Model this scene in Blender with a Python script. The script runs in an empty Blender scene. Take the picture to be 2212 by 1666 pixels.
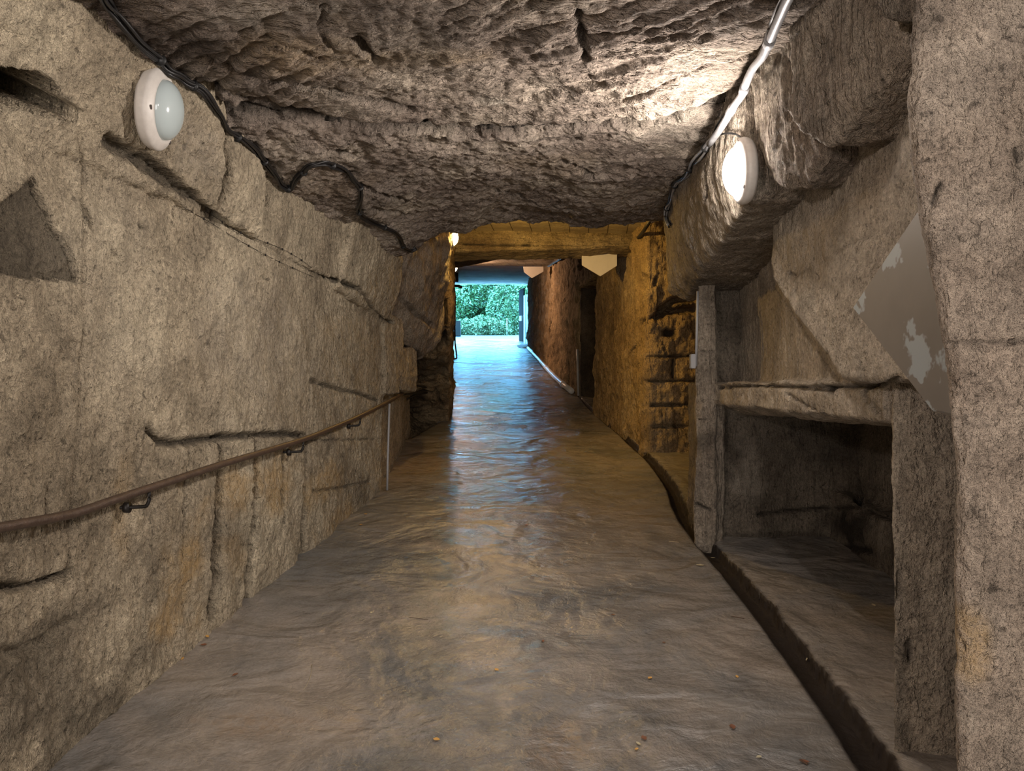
import bpy, bmesh, math, random
import numpy as np
from mathutils import Vector, Matrix
from mathutils.bvhtree import BVHTree

W, H, F = 2212, 1666, 1650.0
CX, CY = 1106.0, 833.0
EYE = 1.6
SL = 0.1                                   # the ramp climbs one in ten
sc = bpy.context.scene
col = sc.collection

# ------------------------------------------------------------------ camera
cam_d = bpy.data.cameras.new('camera')
cam_d.sensor_width = 36.0
cam_d.lens = F / W * 36.0
cam_d.clip_end = 300
cam = bpy.data.objects.new('camera', cam_d)
cam.location = (0, 0, EYE)
cam.rotation_euler = (math.radians(90), 0, 0)
col.objects.link(cam)
sc.camera = cam

# ------------------------------------------------------------------ view, world
sc.view_settings.view_transform = 'Standard'
sc.view_settings.look = 'None'
sc.view_settings.exposure = 0.22
sc.view_settings.gamma = 1.0
sc.view_settings.use_curve_mapping = False
sc.cycles.adaptive_threshold = 0.03
sc.cycles.max_bounces = 5
sc.cycles.diffuse_bounces = 4
sc.cycles.glossy_bounces = 2
sc.cycles.caustics_reflective = False
sc.cycles.caustics_refractive = False
world = bpy.data.worlds.new('sky')
sc.world = world
world.use_nodes = True
wn = world.node_tree.nodes
wn['Background'].inputs['Color'].default_value = (0.17, 0.55, 1.0, 1)
wn['Background'].inputs['Strength'].default_value = 34.0

LAMP_RIGHT = ((1.0, 0.90, 0.82), 360.0)     # colour, strength of the lit domes
LAMP_YELLOW = ((1.0, 0.60, 0.15), 820.0)
LAMP_FAR = ((1.0, 0.62, 0.40), 900.0)
LAMP_BACK = ((1.0, 0.88, 0.82), 430.0)

# unseen fill light added behind the viewer to brighten the foreground
rear_fill_d = bpy.data.lights.new('rear_fill_light', 'AREA')
rear_fill_d.shape = 'RECTANGLE'; rear_fill_d.size = 2.8; rear_fill_d.size_y = 2.4
rear_fill_d.energy = 165.0; rear_fill_d.color = (1.0, 0.94, 0.88)
mouth = bpy.data.objects.new('rear_fill_light', rear_fill_d)
mouth.location = (0, -4.6, 1.2); mouth.rotation_euler = (math.radians(90), 0, 0)
col.objects.link(mouth)

# ------------------------------------------------------------------ helpers
def P(u, v, y):
    return Vector(((u - CX) / F * y, y, EYE - (v - CY) / F * y))

def floor_pt(u, v):
    y = EYE / ((v - CY) / F + SL)
    return P(u, v, y)

_perm = np.random.RandomState(7).permutation(256)
_perm = np.concatenate([_perm, _perm, _perm])
_g = np.random.RandomState(11).normal(size=(256, 3))
_g /= np.linalg.norm(_g, axis=1)[:, None]

def perlin(p):
    p = np.asarray(p, dtype=np.float64)
    i = np.floor(p).astype(np.int64)
    f = p - i
    i &= 255
    w = f * f * f * (f * (f * 6 - 15) + 10)
    out = 0
    for dx in (0, 1):
        wx = w[:, 0] if dx else 1 - w[:, 0]
        for dy in (0, 1):
            wy = w[:, 1] if dy else 1 - w[:, 1]
            for dz in (0, 1):
                wz = w[:, 2] if dz else 1 - w[:, 2]
                h = _perm[_perm[_perm[(i[:, 0] + dx) & 255] + ((i[:, 1] + dy) & 255)] + ((i[:, 2] + dz) & 255)]
                g = _g[h]
                out = out + wx * wy * wz * (g[:, 0] * (f[:, 0] - dx) + g[:, 1] * (f[:, 1] - dy) + g[:, 2] * (f[:, 2] - dz))
    return out

def fbm(p, oct=4, gain=0.5):
    a, s, out = 1.0, 1.0, 0
    for k in range(oct):
        out = out + a * perlin(p * s + 17.3 * k)
        a *= gain
        s *= 2.03
    return out

def stretched(P_, axis, along, across, seed=0.0):
    """noise drawn out along axis: long slow grooves"""
    a = np.array(axis, dtype=float); a /= np.linalg.norm(a)
    t = P_ @ a
    q = P_ - t[:, None] * a
    return q * across + (t * along)[:, None] * a + seed

def seg_dist(Pt, poly):
    best = np.full(len(Pt), 1e9)
    for a, b in zip(poly[:-1], poly[1:]):
        a = np.array(a); b = np.array(b)
        ab = b - a
        t = np.clip(((Pt - a) @ ab) / max(ab @ ab, 1e-12), 0, 1)
        d = np.linalg.norm(Pt - (a + t[:, None] * ab), axis=1)
        best = np.minimum(best, d)
    return best

def smooth01(x):
    x = np.clip(x, 0, 1)
    return x * x * (3 - 2 * x)

def in_poly(u, v, poly):
    inside = np.zeros(len(u), bool)
    n = len(poly)
    for k in range(n):
        x1, y1 = poly[k]; x2, y2 = poly[(k + 1) % n]
        c = ((y1 > v) != (y2 > v)) & (u < (x2 - x1) * (v - y1) / ((y2 - y1) or 1e-9) + x1)
        inside ^= c
    return inside

def densify(uv, step=14):
    out = []
    for (a, b), (c, d) in zip(uv[:-1], uv[1:]):
        n = max(1, int(math.hypot(c - a, d - b) / step))
        for k in range(n):
            out.append((a + (c - a) * k / n, b + (d - b) * k / n))
    out.append(uv[-1])
    return out

def spline(pts, n):
    """smooth chain through points of any size"""
    pts = [np.array(p, dtype=float) for p in pts]
    ext = [2 * pts[0] - pts[1]] + pts + [2 * pts[-1] - pts[-2]]
    out = []
    for i in range(1, len(ext) - 2):
        p0, p1, p2, p3 = ext[i - 1:i + 3]
        for k in range(n):
            t = k / n
            out.append(0.5 * ((2 * p1) + (p2 - p0) * t + (2 * p0 - 5 * p1 + 4 * p2 - p3) * t * t + (3 * p1 - p0 - 3 * p2 + p3) * t ** 3))
    out.append(pts[-1])
    return out

EYEV = Vector((0, 0, EYE))
def ray_dir(u, v):
    return Vector(((u - CX) / F, 1.0, -(v - CY) / F)).normalized()

ROCKS = []                                  # (bvh) of everything that can carry something
def hit(u, v, off=0.0):
    best = None
    d = ray_dir(u, v)
    for bvh in ROCKS:
        loc, nor, idx, dist = bvh.ray_cast(EYEV, d)
        if loc is not None and (best is None or dist < best[2]):
            if nor.dot(d) > 0: nor = -nor
            best = (loc, nor, dist)
    if best is None:
        return None, None
    return best[0] + best[1] * off, best[1]

def tag(o, label=None, cat=None, group=None, kind=None):
    if label: o['label'] = label
    if cat: o['category'] = cat
    if group: o['group'] = group
    if kind: o['kind'] = kind
    return o

def link_mesh(name, verts, faces, mat, parent=None, smooth=True):
    me = bpy.data.meshes.new(name)
    me.from_pydata([tuple(v) for v in verts], [], faces)
    me.update()
    if smooth:
        me.polygons.foreach_set('use_smooth', [True] * len(me.polygons))
    me.materials.append(mat)
    o = bpy.data.objects.new(name, me)
    col.objects.link(o)
    if parent is not None:
        o.parent = parent
    return o

def empty(name, loc=(0, 0, 0)):
    o = bpy.data.objects.new(name, None)
    o.empty_display_size = 0.1
    o.location = loc
    col.objects.link(o)
    return o

# ------------------------------------------------------------------ materials
class NT:
    def __init__(self, name):
        self.m = bpy.data.materials.new(name)
        self.m.use_nodes = True
        self.t = self.m.node_tree
        self.b = self.t.nodes['Principled BSDF']
        self.x = self.t.nodes.new('ShaderNodeTexCoord').outputs['Object']
    def n(self, typ, **kw):
        nd = self.t.nodes.new(typ)
        for k, v in kw.items():
            if k in nd.inputs: self.set(nd.inputs[k], v)
            else: setattr(nd, k, v)
        return nd
    def set(self, sock, v):
        if isinstance(v, bpy.types.NodeSocket): self.t.links.new(v, sock)
        else:
            if isinstance(v, tuple) and len(v) == 3 and sock.type == 'RGBA': v = v + (1,)
            sock.default_value = v
    def noise(self, scale, detail=4, rough=0.55, vec=None, dist=0.0):
        return self.n('ShaderNodeTexNoise', Vector=vec or self.x, Scale=scale, Detail=detail, Roughness=rough, Distortion=dist).outputs['Fac']
    def mapping(self, rot=(0, 0, 0), scale=(1, 1, 1)):
        nd = self.n('ShaderNodeMapping', Vector=self.x)
        nd.inputs['Rotation'].default_value = rot
        nd.inputs['Scale'].default_value = scale
        return nd.outputs['Vector']
    def ramp(self, fac, stops):
        nd = self.n('ShaderNodeValToRGB', Fac=fac)
        e = nd.color_ramp.elements
        while len(e) < len(stops): e.new(0.5)
        for k, (p, c) in enumerate(stops):
            e[k].position = p
            e[k].color = (c, c, c, 1) if not isinstance(c, tuple) else c + (1,)
        return nd.outputs['Color']
    def mix(self, fac, a, b, mode='MIX'):
        nd = self.t.nodes.new('ShaderNodeMix')
        nd.data_type = 'RGBA'; nd.blend_type = mode
        self.set(nd.inputs[0], fac); self.set(nd.inputs[6], a); self.set(nd.inputs[7], b)
        return nd.outputs[2]
    def math(self, op, a, b=0.0):
        nd = self.t.nodes.new('ShaderNodeMath'); nd.operation = op
        self.set(nd.inputs[0], a); self.set(nd.inputs[1], b)
        return nd.outputs[0]
    def bump(self, h, dist, strength=1.0, normal=None):
        nd = self.n('ShaderNodeBump', Height=h, Distance=dist, Strength=strength)
        if normal is not None: self.set(nd.inputs['Normal'], normal)
        return nd.outputs['Normal']

def rock_mat(name, dark, mid, light, grain=1.0, pits=0.0, stroke=None, stroke_amp=0.0, stroke_scale=(6, 60, 60), blotch=1.3, dirt_and_shade=(0.03, 0.025, 0.02), veil=0.5):
    k = NT(name)
    big = k.noise(blotch, 6, 0.6)
    med = k.noise(7.0, 6, 0.65, dist=0.4)
    fine = k.noise(55.0, 4, 0.7)
    c = k.ramp(big, [(0.32, dark), (0.5, mid), (0.68, light)])
    c = k.mix(0.85, c, k.ramp(med, [(0.3, 0.58), (0.5, 0.96), (0.7, 1.26)]), 'MULTIPLY')
    c = k.mix(0.85, c, k.ramp(fine, [(0.28, 0.5), (0.5, 1.0), (0.72, 1.38)]), 'MULTIPLY')
    c = k.mix(0.8, c, k.ramp(k.noise(34.0, 3, 0.6, dist=0.5), [(0.31, 0.35), (0.39, 1.0)]), 'MULTIPLY')
    at = k.n('ShaderNodeAttribute', attribute_name='paint')
    sep = k.n('ShaderNodeSeparateColor', Color=at.outputs['Color'])
    brk = k.ramp(k.noise(22.0, 6, 0.75), [(0.36, 0.3), (0.56, 1.0)])
    c = k.mix(k.math('MULTIPLY', sep.outputs['Green'], brk), c, (0.50, 0.35, 0.18))
    c = k.mix(k.math('MULTIPLY', sep.outputs['Blue'], brk), c, (0.52, 0.46, 0.38))
    c = k.mix(sep.outputs['Red'], c, dirt_and_shade)  # red: dirt in grooves, and the painted shade of the ceiling crack
    k.set(k.b.inputs['Base Color'], c)
    k.b.inputs['Roughness'].default_value = 0.88
    k.b.inputs['Specular IOR Level'].default_value = 0.25
    nrm = k.bump(k.noise(9.0, 6, 0.70), 0.06 * grain, 0.8)
    nrm = k.bump(fine, 0.016 * grain, 0.9, nrm)
    nrm = k.bump(k.noise(28.0, 4, 0.65), 0.022 * grain, 0.7, nrm)
    if pits:
        vo = k.n('ShaderNodeTexVoronoi', Vector=k.x, Scale=26.0).outputs['Distance']
        vo2 = k.math('MULTIPLY', k.ramp(vo, [(0.0, 0.0), (0.35, 1.0)]), k.ramp(k.noise(5, 3), [(0.4, 0.2), (0.6, 1.0)]))
        nrm = k.bump(vo2, 0.02 * pits, 0.7, nrm)
    if stroke:
        st = k.noise(1.0, 4, 0.6, vec=k.mapping(stroke, stroke_scale), dist=0.6)
        nrm = k.bump(k.ramp(st, [(0.38, 0.0), (0.62, 1.0)]), stroke_amp, 0.8, nrm)
    k.set(k.b.inputs['Normal'], nrm)
    return k.m

def plain(name, c, rough=0.5, metal=0.0, mott=0.0, scale=20.0, bump=0.0, spec=0.5):
    k = NT(name)
    if mott:
        n = k.noise(scale, 5, 0.65)
        cc = k.mix(1.0, c, k.ramp(n, [(0.3, 1 - mott), (0.7, 1 + mott)]), 'MULTIPLY')
        k.set(k.b.inputs['Base Color'], cc)
    else:
        k.b.inputs['Base Color'].default_value = c + (1,)
    if bump:
        k.set(k.b.inputs['Normal'], k.bump(k.noise(scale * 3, 5, 0.65), bump))
    k.b.inputs['Roughness'].default_value = rough
    k.b.inputs['Metallic'].default_value = metal
    k.b.inputs['Specular IOR Level'].default_value = spec
    return k.m

def glow(name, c, s):
    k = NT(name)
    k.b.inputs['Base Color'].default_value = (0.8, 0.8, 0.8, 1)
    k.b.inputs['Emission Color'].default_value = c + (1,)
    k.b.inputs['Emission Strength'].default_value = s
    return k.m

M = {}
M['wall'] = rock_mat('limestone_wall', (0.33, 0.27, 0.19), (0.49, 0.41, 0.295), (0.62, 0.53, 0.385), grain=1.25, pits=0.5, stroke=(0.5, 0, 0), stroke_amp=0.010, stroke_scale=(26, 28, 9))
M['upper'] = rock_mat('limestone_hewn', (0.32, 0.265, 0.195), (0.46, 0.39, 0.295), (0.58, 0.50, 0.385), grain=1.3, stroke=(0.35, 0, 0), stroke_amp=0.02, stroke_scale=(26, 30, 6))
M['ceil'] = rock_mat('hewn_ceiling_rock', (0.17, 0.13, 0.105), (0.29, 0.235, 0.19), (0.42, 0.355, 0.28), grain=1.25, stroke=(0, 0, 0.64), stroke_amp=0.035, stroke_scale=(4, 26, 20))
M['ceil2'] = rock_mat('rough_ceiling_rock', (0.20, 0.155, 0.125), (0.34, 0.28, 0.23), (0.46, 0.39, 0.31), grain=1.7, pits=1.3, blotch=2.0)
M['right'] = rock_mat('limestone_right', (0.34, 0.285, 0.22), (0.47, 0.40, 0.315), (0.57, 0.495, 0.395), grain=1.05, stroke=(0.1, 0, 0), stroke_amp=0.006, stroke_scale=(20, 20, 6))
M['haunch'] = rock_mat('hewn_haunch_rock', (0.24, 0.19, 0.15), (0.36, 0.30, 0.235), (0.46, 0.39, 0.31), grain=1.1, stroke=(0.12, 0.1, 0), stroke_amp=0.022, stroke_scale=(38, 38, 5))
M['near'] = rock_mat('pale_near_rock', (0.26, 0.205, 0.16), (0.36, 0.295, 0.235), (0.45, 0.38, 0.31), grain=1.1, pits=0.7, blotch=2.2, stroke=(0, 0, 0), stroke_amp=0.006, stroke_scale=(24, 24, 7))
M['niche'] = rock_mat('dark_niche_rock', (0.13, 0.105, 0.08), (0.21, 0.175, 0.135), (0.32, 0.27, 0.21), grain=1.2, stroke=(0, 0.5, 0), stroke_amp=0.012, stroke_scale=(26, 26, 6))  # darker rock tone for the niche
M['mason'] = rock_mat('ochre_masonry', (0.24, 0.165, 0.09), (0.40, 0.285, 0.16), (0.52, 0.39, 0.23), grain=1.5, pits=0.6, stroke=(0, 0, 0), stroke_amp=0.03, stroke_scale=(9, 9, 1.6), blotch=0.9)
M['black'] = rock_mat('black_rock', (0.05, 0.04, 0.03), (0.10, 0.08, 0.06), (0.18, 0.14, 0.10), grain=1.6)  # near black: painted shade of the side doorway, also the hidden bedrock

# ------------------------------------------------------------------ rock from convex masses
def hull_into(bm, pts):
    tmp = bmesh.new()
    vs = [tmp.verts.new(tuple(p)) for p in pts]
    r = bmesh.ops.convex_hull(tmp, input=vs)
    junk = [g for g in r['geom_interior'] + r['geom_unused'] if isinstance(g, bmesh.types.BMVert)]
    bmesh.ops.delete(tmp, geom=list(set(junk)), context='VERTS')
    me = bpy.data.meshes.new('t')
    tmp.to_mesh(me); tmp.free()
    bm.from_mesh(me)
    bpy.data.meshes.remove(me)

def box_pts(x0, x1, y0, y1, z0, z1, s0=0.0, s1=0.0):
    return [(x, y, z + s * y) for x in (x0, x1) for y in (y0, y1) for z, s in ((z0, s0), (z1, s1))]

def relax(co, edges, n, it, lam=0.5):
    deg = np.bincount(edges.ravel(), minlength=n).astype(float)
    for _ in range(it):
        acc = np.zeros_like(co)
        np.add.at(acc, edges[:, 0], co[edges[:, 1]])
        np.add.at(acc, edges[:, 1], co[edges[:, 0]])
        co = co + lam * (acc / deg[:, None] - co)
    return co

def rock(name, hulls, mat, vox=0.015, smooth=3, disp=((0.03, 1.6, 3), (0.010, 9.0, 3)), axis=None, streak=None, carve=(), stains_and_light=(), regions=(), keep=None, label=None, cat=None, kind=None, group=None, parent=None, carry=True):
    bm = bmesh.new()
    for h in hulls: hull_into(bm, h)
    me = bpy.data.meshes.new('raw'); bm.to_mesh(me); bm.free()
    o = bpy.data.objects.new('raw', me); col.objects.link(o)
    md = o.modifiers.new('r', 'REMESH'); md.mode = 'VOXEL'; md.voxel_size = vox
    dg = bpy.context.evaluated_depsgraph_get()
    dg.update()
    m2 = bpy.data.meshes.new_from_object(o.evaluated_get(dg), depsgraph=dg)
    bpy.data.objects.remove(o); bpy.data.meshes.remove(me)
    nv = len(m2.vertices)
    co = np.empty(nv * 3); m2.vertices.foreach_get('co', co); co = co.reshape(-1, 3)
    ne = len(m2.edges)
    ed = np.empty(ne * 2, dtype=np.int64); m2.edges.foreach_get('vertices', ed); ed = ed.reshape(-1, 2)
    co = relax(co, ed, nv, smooth)
    if keep is not None:
        ok = keep(co[:, 0], co[:, 1], co[:, 2])
        bm = bmesh.new(); bm.from_mesh(m2); bm.verts.ensure_lookup_table()
        for i, v in enumerate(bm.verts): v.co = co[i]
        bmesh.ops.delete(bm, geom=[v for i, v in enumerate(bm.verts) if not ok[i]], context='VERTS')
        bm.to_mesh(m2); bm.free()
        nv = len(m2.vertices)
        co = np.empty(nv * 3); m2.vertices.foreach_get('co', co); co = co.reshape(-1, 3)
    else:
        m2.vertices.foreach_set('co', co.ravel())
    m2.update()
    nr = np.empty(nv * 3); m2.vertices.foreach_get('normal', nr); nr = nr.reshape(-1, 3)
    bvh = BVHTree.FromPolygons([tuple(c) for c in co], [tuple(p.vertices) for p in m2.polygons])
    def on(u, v):
        loc, n, i, d = bvh.ray_cast(EYEV, ray_dir(u, v))
        return None if loc is None else tuple(loc)
    d = np.zeros(nv)
    for amp, fr, oc in disp:
        d += amp * fbm(co * fr + fr, oc) * 1.6
    if streak:
        for ax, along, across, amp in streak:
            s = perlin(stretched(co + 0.05 * np.stack([perlin(co * 2.0 + k * 9) for k in range(3)], 1), ax, along, across))
            mask = smooth01(0.5 + 1.6 * perlin(co * 1.3 + 31))
            d += amp * (1 - np.abs(s) * 2.2) * mask
    paint = np.zeros((nv, 4)); paint[:, 3] = 1
    wob = perlin(co * 14.0)
    wob2 = perlin(co * 40.0)
    for spec in carve:
        uv, w, dep, dirt_and_shade = spec[:4]
        uvd = densify(uv)
        pts = [on(*q) for q in uvd]
        runs, cur = [], []
        for p in pts:                       # break the groove where the surface jumps away
            if p is None or (cur and math.dist(cur[-1], p) > 0.35):
                if len(cur) > 1: runs.append(cur)
                cur = [p] if p is not None else []
            else: cur.append(p)
        if len(cur) > 1: runs.append(cur)
        for r in runs:
            lo = np.min(r, axis=0) - w * 3; hi = np.max(r, axis=0) + w * 3
            idx = np.where(np.all((co > lo) & (co < hi), axis=1))[0]
            if not len(idx): continue
            ds = seg_dist(co[idx], r) / w + 0.55 * wob[idx] + 0.3 * wob2[idx]
            k = smooth01(1.25 - ds)
            d[idx] -= dep * k
            paint[idx, 0] = np.maximum(paint[idx, 0], dirt_and_shade * smooth01(1.2 - ds))
    for ch, u, v, r, a in stains_and_light:  # stains, and pale paint standing for daylight on the far wall
        p = on(u, v)
        if p is None: continue
        p = np.array(p)
        if isinstance(r, tuple):
            q = (co - p) / np.array(r)
        else:
            q = (co - p) / r
        k = smooth01(1.3 - np.linalg.norm(q, axis=1) + 1.1 * perlin(co * 5.0 + ch) + 0.6 * wob)
        paint[:, ch] = np.maximum(paint[:, ch], a * k)
    U = CX + co[:, 0] / np.maximum(co[:, 1], 0.05) * F
    V = CY - (co[:, 2] - EYE) / np.maximum(co[:, 1], 0.05) * F
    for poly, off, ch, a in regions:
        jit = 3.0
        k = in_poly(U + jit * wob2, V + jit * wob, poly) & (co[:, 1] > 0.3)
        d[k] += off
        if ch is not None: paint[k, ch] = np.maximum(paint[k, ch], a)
    co = co + nr * d[:, None]
    m2.vertices.foreach_set('co', co.ravel())
    at = m2.color_attributes.new('paint', 'FLOAT_COLOR', 'POINT')
    at.data.foreach_set('color', paint.ravel())
    m2.polygons.foreach_set('use_smooth', [True] * len(m2.polygons))
    m2.materials.clear(); m2.materials.append(mat)
    m2.update()
    m2.name = name
    ob = bpy.data.objects.new(name, m2); col.objects.link(ob)
    if parent is not None: ob.parent = parent
    tag(ob, label, cat, group, kind)
    if carry:
        ROCKS.append(BVHTree.FromPolygons([tuple(c) for c in co], [tuple(p.vertices) for p in m2.polygons]))
    return ob

#@@STRUCTURE
# ------------------------------------------------------------------ floor: one ramp with its drain channel
drain_uv = [(1925, 1700), (1900, 1666), (1830, 1560), (1765, 1475), (1700, 1390), (1640, 1310), (1580, 1240), (1525, 1180), (1484, 1130), (1466, 1095), (1455, 1060), (1430, 1022), (1400, 988), (1355, 950), (1310, 912), (1272, 878), (1245, 852)]
dr = sorted([(floor_pt(u, v).y, floor_pt(u, v).x) for u, v in drain_uv])
dr_y = np.array([-6.0, 1.5] + [a for a, b in dr] + [15.5, 30.0, 39.0, 60.0])
dr_x = np.array([1.20, 1.22] + [b for a, b in dr] + [1.20, 0.70, 0.42, 0.2])
def drain_x(y): return np.interp(y, dr_y, dr_x)

M['floor'] = None
def floor_material():
    k = NT('screeded_concrete')
    big = k.noise(0.9, 5, 0.6, dist=0.8)
    med = k.noise(5.0, 6, 0.65, dist=0.7)
    fine = k.noise(70.0, 4, 0.7)
    c = k.ramp(big, [(0.38, (0.17, 0.17, 0.168)), (0.5, (0.25, 0.23, 0.208)), (0.64, (0.315, 0.275, 0.235))])
    c = k.mix(0.7, c, k.ramp(med, [(0.3, 0.7), (0.5, 1.0), (0.7, 1.2)]), 'MULTIPLY')
    c = k.mix(0.6, c, k.ramp(fine, [(0.28, 0.7), (0.5, 1.0), (0.75, 1.3)]), 'MULTIPLY')
    at = k.n('ShaderNodeAttribute', attribute_name='paint')
    sep = k.n('ShaderNodeSeparateColor', Color=at.outputs['Color'])
    brk = k.ramp(k.noise(25.0, 5, 0.7), [(0.4, 0.2), (0.6, 1.0)])
    c = k.mix(k.math('MULTIPLY', sep.outputs['Blue'], brk), c, (0.42, 0.37, 0.31))
    c = k.mix(k.math('MULTIPLY', sep.outputs['Green'], brk), c, (0.33, 0.21, 0.11))
    c = k.mix(sep.outputs['Red'], c, (0.022, 0.016, 0.013))
    k.set(k.b.inputs['Base Color'], c)
    ro = k.ramp(k.noise(1.1, 5, 0.6, dist=0.5), [(0.40, 0.11), (0.62, 0.34)])
    k.set(k.b.inputs['Roughness'], k.math('MAXIMUM', ro, k.math('MULTIPLY', sep.outputs['Red'], 0.7)))
    k.set(k.b.inputs['Specular IOR Level'], k.math('SUBTRACT', 0.5, k.math('MULTIPLY', sep.outputs['Red'], 0.48)))
    brush = k.noise(1.0, 5, 0.62, vec=k.mapping((0, 0, 0.12), (8, 10.5, 10)), dist=1.0)
    nrm = k.bump(k.noise(1.0, 3, 0.5, vec=k.mapping((0, 0, 0.1), (1.7, 2.0, 1)), dist=0.8), 0.12, 0.65)
    nrm = k.bump(brush, 0.024, 0.5, nrm)
    nrm = k.bump(k.noise(3.0, 5, 0.6, dist=0.8), 0.05, 0.5, nrm)
    nrm = k.bump(fine, 0.004, 0.6, nrm)
    k.set(k.b.inputs['Normal'], nrm)
    return k.m
M['floor'] = floor_material()

ys = [-6.0, -4, -2, -1, 0, 0.6, 1.0, 1.5]
y = 1.8
while y < 39.0:
    ys.append(y); y += max(0.012, 0.0052 * y)
ys += [39.05, 40.5]
ox = list(np.arange(-4.9, -3.0, 0.15)) + list(np.arange(-3.0, -0.2, 0.022)) + list(np.arange(-0.2, 0.3, 0.009)) + list(np.arange(0.3, 1.4, 0.022)) + list(np.arange(1.4, 3.0, 0.12))
ys = np.array(ys); ox = np.array(ox)
YY, OX = np.meshgrid(ys, ox, indexing='ij')
XX = drain_x(YY) + OX
flat = np.stack([XX.ravel(), YY.ravel(), np.zeros(XX.size)], 1)
nz = (fbm(flat * 1.1, 4) * 0.018 + fbm(flat * 6.0, 3) * 0.004)
nz += 0.004 * perlin(flat * np.array([5, 9, 1]))
edge_w = perlin(flat * np.array([6, 6, 1]) + 40) * 0.016 + perlin(flat * np.array([26, 26, 1]) + 4) * 0.012
ofs = OX.ravel()
right_edge = ofs - edge_w * 1.5
wid = np.interp(YY.ravel(), [2.6, 5.7, 8.5, 12.0, 14.5], [0.062, 0.052, 0.045, 0.038, 0.0])
chan = smooth01((wid + 0.004 - np.abs(np.where(ofs > 0, right_edge, ofs + edge_w * 0.3))) / 0.012)
live = (YY.ravel() < 14.6) & (wid > 0.004)
Z = SL * YY.ravel() + nz * np.clip(YY.ravel(), 0, 1)
Z = Z - np.where(live, chan * 0.06, 0)
side = np.clip(ofs - 0.05, 0, 0.5)                          # rough lip beyond the drain
Z += np.where(YY.ravel() < 12, 0.007 * smooth01((0.10 - np.abs(ofs - 0.12)) / 0.10), 0)
# dark pit under the left rock
Uf = CX + flat[:, 0] / np.maximum(YY.ravel(), 0.1) * F
Vf = CY - (Z - EYE) / np.maximum(YY.ravel(), 0.1) * F
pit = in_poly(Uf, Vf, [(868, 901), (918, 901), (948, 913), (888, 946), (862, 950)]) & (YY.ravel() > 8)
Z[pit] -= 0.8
paint = np.zeros((flat.shape[0], 4)); paint[:, 3] = 1
paint[:, 0] = np.where(live, smooth01((wid * 1.12 + 0.022 - np.abs(np.where(ofs > 0, right_edge, ofs))) / 0.022) * 0.95, 0)
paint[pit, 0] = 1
edge_stain = smooth01((0.16 - np.abs(ofs - 0.14)) / 0.12)
paint[:, 2] = np.where(YY.ravel() < 12, edge_stain * 0.35, 0)
def fstain(ch, u, v, r, a):
    p = floor_pt(u, v)
    q = np.hypot((flat[:, 0] - p.x) / r[0], (flat[:, 1] - p.y) / r[1])
    k = smooth01(1.3 - q + 1.0 * perlin(flat * 4 + ch * 5) + 0.5 * perlin(flat * 15))
    paint[:, ch] = np.maximum(paint[:, ch], a * k)
fstain(2, 1340, 1245, (0.10, 0.15), 0.9)
fstain(2, 1370, 1160, (0.12, 0.22), 0.6)
fstain(2, 1235, 1450, (0.13, 0.10), 0.45)
fstain(2, 1090, 1530, (0.04, 0.12), 0.6)
fstain(2, 450, 1600, (0.2, 0.1), 0.5)
fstain(2, 700, 1430, (0.18, 0.08), 0.25)
fstain(1, 900, 1000, (0.35, 0.7), 0.5)
fstain(1, 1215, 1600, (0.18, 0.15), 0.35)
fstain(1, 560, 1560, (0.3, 0.12), 0.35)
ni, nj = YY.shape
ii, jj = np.meshgrid(np.arange(ni - 1), np.arange(nj - 1), indexing='ij')
a = (ii * nj + jj).ravel()
faces = np.stack([a, a + 1, a + nj + 1, a + nj], 1)
flat[:, 2] = Z
me = bpy.data.meshes.new('floor')
me.from_pydata(flat.tolist(), [], faces.tolist())
at = me.color_attributes.new('paint', 'FLOAT_COLOR', 'POINT')
at.data.foreach_set('color', paint.ravel())
me.polygons.foreach_set('use_smooth', [True] * len(me.polygons))
me.materials.append(M['floor']); me.update()
fl = bpy.data.objects.new('floor', me); col.objects.link(fl)
tag(fl, 'uneven grey brown concrete ramp climbing through the rock tunnel', None, None, 'structure')
ROCKS.append(BVHTree.FromPolygons(flat.tolist(), faces.tolist()))

# ------------------------------------------------------------------ left wall
def xl(y): return float(np.interp(y, [-5, 0.0, 2.65, 3.2, 4.18, 4.87, 6.73], [-1.95, -1.75, -1.60, -1.53, -1.38, -1.32, -1.13]))
lw = []
for y0, y1 in ((-5, 0.5), (0.4, 2.75), (2.7, 6.78)):
    lw.append([(x, y, z) for y in (y0, y1) for x, z in ((xl(y) - 0.02, SL * y - 0.3), (xl(y), 2.47 - 0.02 * max(y - 3, 0)), (-2.3, -0.8), (-2.3, 2.5))])
up = [(-5, -1.9, -1.7), (0.5, -1.72, -1.50), (2.0, -1.655, -1.40), (3.0, -1.525, -1.30), (4.15, -1.36, -1.32)]
for (ya, ba, ta), (yb, bb, tb) in zip(up[:-1], up[1:]):
    lw.append([(x, y + e, z) for y, b, t, e in ((ya, ba, ta, -0.02), (yb, bb, tb, 0.02)) for x, z in ((b, 2.42), (t, 2.95), (t, 3.3), (-2.3, 2.4), (-2.3, 3.3))])
lw.append([(-1.44, 4.2, 2.38), (-1.40, 4.2, 3.3), (-1.20, 5.6, 2.35), (-1.10, 5.6, 3.3), (-2.3, 4.2, 2.3), (-2.3, 4.2, 3.3), (-2.3, 5.6, 3.3), (-2.3, 5.6, 2.3)])
lw.append([(-1.22, 5.4, 2.30), (-1.10, 5.4, 2.8), (-1.10, 5.4, 3.3), (-1.08, 6.78, 2.15), (-0.97, 6.78, 2.7), (-0.97, 6.78, 3.3), (-2.3, 5.4, 2.2), (-2.3, 5.4, 3.3), (-2.3, 6.78, 3.3), (-2.3, 6.78, 2.2)])
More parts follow.
